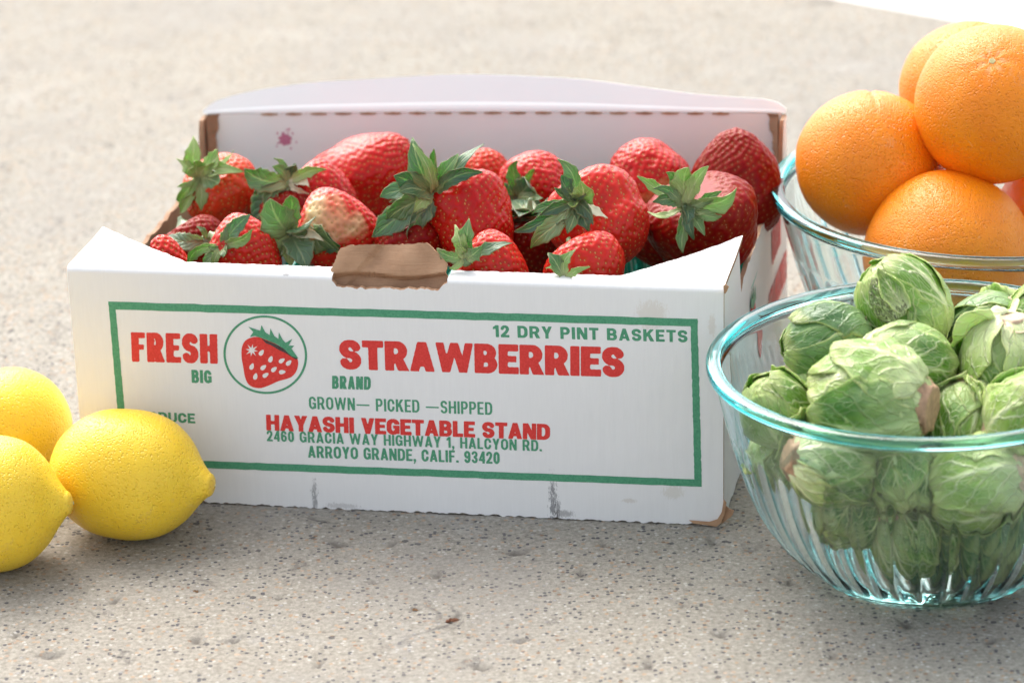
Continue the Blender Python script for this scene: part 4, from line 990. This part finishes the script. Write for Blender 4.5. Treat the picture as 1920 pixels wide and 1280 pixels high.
# ------------------------------------------------------------------ glass bowls
def bowl(cx, cy_, Rt, Hh, base_r, label, nfl=40):
    rt = empty('glass_bowl', (cx, cy_, 0), label, 'glass bowl', 'fluted glass mixing bowls')
    k = 16; nth = nfl*k; th = np.linspace(0, 2*np.pi, nth, endpoint=False)
    S = Rt/.1133; Z = Hh/.12
    zo = [0, .0015, .006, .016, .030, .048, .068, .088, .104, .1119]
    ro = [base_r-.0015*S, base_r+.0012, .0605*S, .0725*S, .0835*S, .0925*S, .0990*S, .1040*S, .1075*S, .1090*S]
    n1 = 70; f = np.linspace(0, 1, n1); zz = interp(np.linspace(0, 1, len(zo)), zo, f)*Z; ra = interp(np.linspace(0, 1, len(ro)), ro, f)
    th_w = .0034
    # outer wall, rim bead, inner wall, inner floor, then the underside
    prof = [(r_, z, 1, 0) for r_, z in zip(ra, zz)]
    cr, rb = Rt-.0042, .0042; cz = Hh-.0036
    prof.append((ra[-1]-.0004, zz[-1]+.0003, 0, 0)); prof.append((ra[-1]-.0017, zz[-1]+.0006, 0, 0)); prof.append((ra[-1]-th_w+.0004, zz[-1]+.0003, 0, 0))
    Vr = []; rim_n = 240
    for a in np.linspace(0, 2*np.pi, 28, endpoint=False):
        ca_, sa_ = math.cos(a), math.sin(a); q_ = 1/max(abs(ca_)**3+abs(sa_)**3, 1e-6)**(1/3)     # a slightly squared bead
        rr_ = cr+rb*ca_*q_*.92; z_ = cz+.0029*sa_*q_
        for b_ in np.linspace(0, 2*np.pi, rim_n, endpoint=False): Vr.append((rr_*math.cos(b_), rr_*math.sin(b_), z_))
    fr_ = grid_faces(28, rim_n, True).tolist()+[(27*rim_n+b_, 27*rim_n+(b_+1) % rim_n, (b_+1) % rim_n, b_) for b_ in range(rim_n)]
    mesh('rim', Vr, fr_, M['rim'], rt)
    n2 = 60; fi = np.linspace(1, 0, n2)
    zi = interp(np.linspace(0, 1, len(zo)), zo, fi)*Z; ri = interp(np.linspace(0, 1, len(ro)), ro, fi)-th_w
    msk = (zi > .009) & (zi < zz[-1]-.0006)
    for r_, z in zip(ri[msk], zi[msk]): prof.append((r_, z, 0, 0))
    rl, zl = prof[-1][0], prof[-1][1]
    for a in np.linspace(.0, 1, 10)[1:]: prof.append((rl-(rl-base_r+.012)*(math.sin(a*1.57))*1.0, zl-(zl-.0052)*(1-math.cos(a*1.57)), 0, 0))
    r0 = prof[-1][0]
    for a in np.linspace(1, 0, 8)[1:]: prof.append((r0*a, .0052, 0, 0))
    npf = len(prof); prof = np.array(prof)
    under = [(0., .0020), (base_r*.5, .0020), (base_r-.010, .0018), (base_r-.006, .0010), (base_r-.0042, .0002)]
    prof = np.concatenate([prof, [(a, b, 0, 0) for a, b in under]])
    Rr = prof[:, 0][:, None]+0*th; Zz = prof[:, 1][:, None]+0*th
    # flutes pressed into the outside
    ph = ((th*nfl/(2*np.pi)) % 1-.5)*2
    ztop = .086*Z; zbot = .008
    hgt = np.clip((prof[:, 1]-zbot)/(ztop-zbot), 0, 1)
    wdt = np.where((prof[:, 1] > zbot) & (prof[:, 1] < ztop), np.sqrt(np.clip(1-np.clip((hgt-.86)/.14, 0, 1)**2, 0, 1)), 0)*.95
    fl = np.clip(1-(ph[None]/np.maximum(wdt, 1e-3)[:, None])**2, 0, 1)*(wdt[:, None] > 0)
    dep = .0019*np.clip(hgt*6, 0, 1)*np.clip((1-hgt)*9, 0, 1)**.5
    Rr = Rr-fl*(dep*prof[:, 2])[:, None]
    foot = np.exp(-((prof[:, 1]-.0042)/.0016)**2)*prof[:, 2]
    Rr = Rr+(foot[:, None]*.0009*np.abs(np.cos(ph*np.pi/2))[None])
    X = Rr*np.cos(th); Y = Rr*np.sin(th)
    V = np.stack([X, Y, Zz], -1).reshape(-1, 3)
    F = grid_faces(len(prof), nth, True).tolist()
    last = (len(prof)-1)*nth; F += [(last+j, last+(j+1) % nth, (j+1) % nth, j) for j in range(nth)]
    # the ring at the two axis rows is degenerate but harmless; weld it
    keep = {}; z0 = (npf-1)*nth; z1 = npf*nth
    def mp(i):
        if z0 <= i < z0+nth: return z0
        if z1 <= i < z1+nth: return z1
        return i
    F2 = []
    for q in F:
        g = [mp(int(i)) for i in q]; h = [g[i] for i in range(4) if g[i] != g[i-1]]
        if len(set(h)) >= 3: F2.append(h)
    F2 = [h for h in F2 if not (z0 in h and z1 in h)]
    used = sorted({i for h in F2 for i in h}); idx = {a: b for b, a in enumerate(used)}
    o = mesh('bowl_wall', V[used], [[idx[i] for i in h] for h in F2], M['glass'], rt)
    return rt
bowl(.4525, -.137, .1133, .120, .0535, 'front clear glass mixing bowl with aqua rim, full of brussels sprouts')
bowl(.5262, .107, .1342, .128, .064, 'larger clear glass bowl behind, heaped with oranges')

# ------------------------------------------------------------------ oranges
def orange(px, py, Y, r, axis, label, seed, navel=.0, oblate=.97, scar='scar'):
    d = ray(px, py); c = CAM+d*(Y-CAM[1])/d[1]; rt = empty('orange', c, label, 'orange', 'oranges heaped in the back bowl')
    ax = np.array(axis, float); ax /= np.linalg.norm(ax); Q = frame(ax); nb, nth = 120, 160
    ph = np.linspace(0, np.pi, nb); th = np.linspace(0, 2*np.pi, nth, endpoint=False); PH, TH_ = np.meshgrid(ph, th, indexing='ij')
    s = np.stack([np.sin(PH)*np.cos(TH_), np.sin(PH)*np.sin(TH_), np.cos(PH)*oblate], -1)
    ln = Fbm(700+seed, 9, 3)(s*r); k = 1+.012*ln
    k = k-.022*np.exp(-(PH/.10)**2)-.010*np.exp(-(PH/.35)**2)*(1+.5*np.cos(TH_*7)*np.clip(PH/.2, 0, 1))
    if navel:
        xh = Q.T@_r; xh = xh/np.linalg.norm(xh); a1 = s@xh; a2 = s@np.cross([0, 0, 1.], xh)
        k = k-navel*np.exp(-((a1-.03)/.04)**2)*np.exp(-(PH/.5)**2)*(s[..., 2] > 0)+navel*.55*(np.exp(-((a1-.15)/.10)**2)+.6*np.exp(-((a1+.10)/.10)**2))*np.exp(-(a2/.22)**2)*(s[..., 2] > 0)
    V = (s*r*k[..., None]).reshape(-1, 3)@Q.T
    C = np.zeros((len(V), 3)); nz = Fbm(800+seed, 60, 3)(s*r)
    C[:, 0] = (np.clip(np.exp(-((PH-.13)/.06)**2)*(.5+.6*np.cos(TH_*7+nz)), 0, 1)*.55).ravel()
    o = mesh('peel', V, grid_faces(nb, nth, True), M['orange'], rt, colr=C)
    if scar:
        Vt = []; q = V[0]+Q[:, 2]*.0001
        for i, (rr, hh) in enumerate([(.0020, -.0006), (.0020, .0002), (.0016, .0006), (.0010, .0002), (.0005, .0004), (.0001, .0006)]):
            for a in np.linspace(0, 2*np.pi, 11)[:-1]: Vt.append(q+Q[:, 2]*(hh-.0001)+Q[:, 0]*rr*math.cos(a)*(1+.15*math.cos(5*a))+Q[:, 1]*rr*math.sin(a)*(1+.15*math.cos(5*a)))
        mesh('stem_scar', Vt, grid_faces(6, 10, True), M['scar'], rt)
orange(1629, 305, .115, .0428, tuple(view(.12, .93, .22)), 'orange on the left side of the back bowl, with a split navel on top', 1, navel=.028, scar=None)
orange(1775, 476, .062, .0475, (.6, .6, -.5), 'largest orange low at the front of the back bowl, seen partly through glass', 2, scar=None)
orange(1863, 196, .095, .0452, tuple(view(-.13, .50, .85)), 'topmost orange with its stem scar turned to the viewer', 3)
orange(1820, 168, .165, .0410, (.0, .5, .8), 'orange behind the topmost one', 4, scar=None)
orange(2000, 425, .125, .0440, (.0, 1., .0), 'orange at the picture\'s right edge under the topmost one', 5, scar=None)
orange(1905, 560, .150, .0430, (.2, .3, .8), 'lowest orange in the back bowl, under the others', 6, scar=None)

# ------------------------------------------------------------------ brussels sprouts
def leaf_on(parent, r, el, Q, az, lo, hi, wmax, lift, mat, seed, crk=.02, shift=0., base_r=1., name='leaf', tipcurl=0.):
    n = 30; t = np.linspace(0, 1, n); a = np.linspace(-1, 1, 27); TT, A = np.meshgrid(t, a, indexing='ij')
    al = R(lo)+(R(hi)-R(lo))*TT
    w = R(wmax)*np.sin(np.pi*np.clip(TT*.90+.06, 0, 1)**.75)**.62
    nz = Fbm(seed, 1.1, 3, 5); eds = 1+.06*np.sin(TT*11+seed)+.03*np.sin(TT*23+seed*2)
    be = A*w*eds
    c = np.array([math.cos(az), math.sin(az), 0]); s = np.array([-math.sin(az), math.cos(az), 0]); up = np.array([0, 0, 1.])
    d = np.cos(be)[..., None]*(np.cos(al)[..., None]*c+np.sin(al)[..., None]*up)+np.sin(be)[..., None]*s
    rad = base_r+crk*nz(d*1.3)+.012*np.cos(A*9)*np.abs(A)
    aa = np.abs(A); k = TT*4.2-2.1*aa**.8; rad = rad-.010*np.abs(np.sin((k)*np.pi))**.5*np.clip(1-aa*.4, 0, 1)*-1
    rad = rad-.018*np.exp(-(A/.10)**2)*-1*(1-TT)
    edge = np.clip((np.maximum(aa, (TT-.15)/.85)-.72)/.28, 0, 1)
    rad = rad+lift*edge**2*(1+.5*np.sin(seed+TT*6+A*3))
    rad = rad+tipcurl*np.clip((TT-.7)/.3, 0, 1)**2
    p = d*rad[..., None]*r*np.array([1, 1, el])
    V = p.reshape(-1, 3)@Q.T; uv = np.stack([A, TT], -1).reshape(-1, 2)
    uv = uv+[0, 0]
    return mesh(name, V, grid_faces(n, 27)[:, ::-1], mat, parent, uv=uv, solid=.0005)
SPHERES = []
def sprout(c, r, el, top, label, mat='sprout', seed=0, stem='cut', az0=0., nl=7, lift=.085, frill=0, stem_len=.30, extra=None, hole=False, group='brussels sprouts in the front bowl'):
    """c centre, r radius across, el length factor, top = direction from the stem end to the head's top"""
    rt = empty('brussels_sprout', c, label, 'brussels sprout', group); SPHERES.append((np.array(c), r, label))
    Q = frame(top, az0); r_ = np.random.RandomState(seed)
    ph = np.linspace(0, np.pi, 30); th = np.linspace(0, 2*np.pi, 40, endpoint=False); PH, TH_ = np.meshgrid(ph, th, indexing='ij')
    s = np.stack([np.sin(PH)*np.cos(TH_), np.sin(PH)*np.sin(TH_), np.cos(PH)], -1)
    k = .90*(1+.02*Fbm(seed, 1.2, 2)(s)); V = (s*k[..., None]*r*[1, 1, el]).reshape(-1, 3)@Q.T
    uv = np.stack([np.cos(TH_)*.8, 1-PH/np.pi], -1).reshape(-1, 2)
    mesh('head', V, grid_faces(30, 40, True)[:, ::-1], M[mat], rt, uv=uv)
    for i in range(nl):
        a = i*2.399963+r_.normal()*.15; f = i/(nl-1)
        hi = 82-34*f+r_.normal()*6; wm = 62-2*f+r_.normal()*5
        mk = mat if r_.rand() < .75 or mat == 'sprout_d' else {'sprout': 'sprout_l', 'sprout_l': 'sprout'}[mat]
        leaf_on(rt, r, el, Q, a, -80, hi, wm, lift*(.35+.65*f)*(.7+.6*r_.rand()), M[mk], seed*31+i, .018, base_r=.925+.075*f)
    for i in range(frill):
        leaf_on(rt, r, el, Q, r_.rand()*6.28, -85, 5+r_.rand()*25, 42, .25, M['sprout_l'], seed*77+i, .05, base_r=1.03, tipcurl=.25)
    if extra:
        qc = Q.T@(-_fw); azc = math.atan2(qc[1], qc[0])
        for (az, lo, hi, wm, lf, mt) in extra: leaf_on(rt, r, el, Q, azc+az, lo, hi, wm, lf, M[mt], seed*91+int(az*10), .03, base_r=1.045)
    # stalk stub with its cut face
    n, mm = 12, 26; Vs = []; nzz = Fbm(seed+5, 1.5, 3)
    sr = .40*r
    pr = [(.60, .0), (.52, .35), (.44, .7), (.42, .9), (.40, .985), (.36, 1.02), (.28, 1.0), (.2, .985), (.12, .99), (.06, .985), (.03, .99), (.0, .99)]
    for rr, z_ in pr:
        for a in np.linspace(0, 2*np.pi, mm, endpoint=False):
            q = np.array([math.cos(a), math.sin(a), z_]); g = 1+.10*nzz(q[None])[0]
            Vs.append(np.array([rr/.42*sr*math.cos(a)*g, rr/.42*sr*math.sin(a)*g, -r*el*(.80+stem_len*z_)-(.03*r*g*(z_ > .95))]))
    mesh('stem', np.array(Vs)@Q.T, grid_faces(n, mm, True), M[stem], rt)
    if hole:
        pass
    return rt
def ybow(px, py, Y): 
    d = ray(px, py); return CAM+d*(Y-CAM[1])/d[1]
S = sprout
GLD = {}
def V3(*a): return tuple(view(*a))
S(ybow(1692, 572, -.105), .0245, 1.16, V3(-.50, .72, .15), 'topmost sprout with a brown eaten patch, leaning on the orange bowl side', 'sprout', 1, 'cut', .4, lift=.03, stem_len=.12, extra=[(-.35, 2, 52, 21, -.01, 'eaten'), (-.1, 5, 52, 12, .10, 'sprout_l')])
S(ybow(1548, 640, -.125), .0205, 1.22, V3(-.90, -.12, .2), 'dark smooth oval sprout at the left, against the glass', 'sprout_d', 2, 'cut', .9, nl=4, lift=.01, stem_len=.10)
S(ybow(1702, 682, -.150), .0215, 1.28, V3(.88, -.12, -.40), 'glossy green sprout in the middle with its stub pointing left', 'sprout', 3, 'cut', 1.2, lift=.05, frill=1, stem_len=.24)
S(ybow(1632, 750, -.185), .0292, 1.12, V3(-.90, .12, -.42), 'largest sprout at the front with a brown cut stub on its right', 'sprout', 4, 'cut_b', 2.2, lift=.05, stem_len=.18, extra=[(-.55, -62, 42, 52, .05, 'sprout_m'), (.95, -60, 30, 45, .04, 'sprout')])
S(ybow(1458, 765, -.165), .0185, 1.1, V3(-.5, .7, .5), 'small sprout at the left inside the rim', 'sprout', 5, 'cut', 0., lift=.08, frill=1)
S(ybow(1888, 690, -.150), .0250, 1.15, V3(.0, -.92, -.25), 'pale ribbed sprout hanging stub up by the right edge', 'sprout_l', 6, 'cut', 1.0, lift=.10, frill=1, stem_len=.14)
S(ybow(1850, 622, -.100), .0205, 1.1, V3(-.75, -.45, -.35), 'sprout behind, its pinkish cut stub turned up right', 'sprout_d', 7, 'cut', .3, lift=.05, frill=2, stem_len=.20)
S(ybow(1810, 800, -.175), .0210, 1.1, V3(-.2, -.8, .3), 'loose pale sprout with frilled outer leaves between its neighbours', 'sprout_l', 8, 'cut', .3, lift=.12, frill=3)
S(ybow(1925, 775, -.195), .0205, 1.1, V3(.6, .5, .3), 'yellow-green sprout cut by the right edge inside the rim', 'sprout_l', 9, 'cut', .7, lift=.12, frill=1)
S(ybow(1790, 655, -.085), .0190, 1.1, V3(.2, .7, .2), 'dark ruffled sprout in the gap right of the topmost one', 'sprout_d', 10, 'cut', .5, lift=.15, frill=2)
S(ybow(1535, 735, -.130), .0175, 1.1, V3(.7, -.5, .1), 'sprout with a pale stub between the dark one and the largest', 'sprout', 11, 'cut', .2, frill=1, stem_len=.3)
S(ybow(1562, 872, -.200), .0215, 1.1, V3(.85, -.2, -.2), 'sprout behind the glass with a brown stub on its left', 'sprout_l', 12, 'cut_b', .7, stem_len=.2)
S(ybow(1590, 955, -.195), .0190, 1.05, V3(-.6, -.6, .4), 'dark veined sprout low behind the glass at the left', 'sprout', 13, 'cut', .1, lift=.08, frill=1)
S(ybow(1828, 905, -.205), .0250, 1.05, V3(-.85, -.25, -.15), 'big sprout behind the glass with a pink stub at right', 'sprout', 14, 'cut', 1.1, lift=.10, frill=1, stem_len=.2)
S(ybow(1860, 1015, -.180), .0225, 1.05, V3(.3, -.7, .5), 'dark sprout at the bottom right of the bowl', 'sprout_d', 15, 'cut', .5)
S(ybow(1700, 1005, -.185), .0210, 1.05, V3(.6, -.6, -.3), 'sprout at the bottom with a pale stub at upper left', 'sprout', 16, 'cut', .6, stem_len=.25)
S(ybow(1455, 860, -.155), .0150, 1.1, V3(-.4, -.7, .3), 'small pale sprout low against the glass at the left', 'sprout_l', 18, 'cut', .2)
S(ybow(1700, 890, -.200), .0180, 1.05, V3(.1, -.8, .3), 'sprout behind the glass right below the largest one', 'sprout', 19, 'cut', .2)
S(ybow(1780, 1060, -.150), .0180, 1.05, V3(.1, -.5, .5), 'sprout on the floor of the bowl, deep in shade', 'sprout_d', 20, 'cut', .2)
S(ybow(1980, 890, -.150), .0240, 1.05, V3(.1, -.5, .5), 'sprout hidden by the right edge behind the glass', 'sprout', 21, 'cut', .2)
S(ybow(1960, 610, -.110), .0220, 1.05, V3(.1, .5, .5), 'sprout past the right edge of the picture', 'sprout', 22, 'cut', .2)

# ------------------------------------------------------------------ crumbs on the slab
def crumb(px, py, r, label, seed, mat):
    q = at_z(px, py, 0); r_ = np.random.RandomState(seed); n = 14; V = []
    for j, (h, k) in enumerate(((.0, 1.), (.35, 1.05), (.6, .6), (.7, .15))):
        for i in range(n):
            a = i*2*math.pi/n; rr = r*k*(1+.35*math.sin(2*a+seed)+.25*r_.normal()); V.append((rr*math.cos(a)*1.3, rr*math.sin(a)*.8, h*r+.0003*r_.normal()-.0006))
    o = mesh('leaf_crumb', V, grid_faces(4, n, True).tolist()+[list(range(3*n, 4*n))], mat, smooth=False, loc=(q[0], q[1], 0)); tag(o, label, 'crumb', 'dry crumbs on the concrete')
crumb(849, 1162, .0020, 'reddish brown dry leaf crumb on the concrete in front', 1, M['crumb'])
crumb(366, 1107, .0010, 'tiny orange-brown crumb on the concrete below the lemon', 2, M['scar_b'])
crumb(778, 1141, .0009, 'tiny brown crumb up left of the reddish one', 3, M['scar_b'])
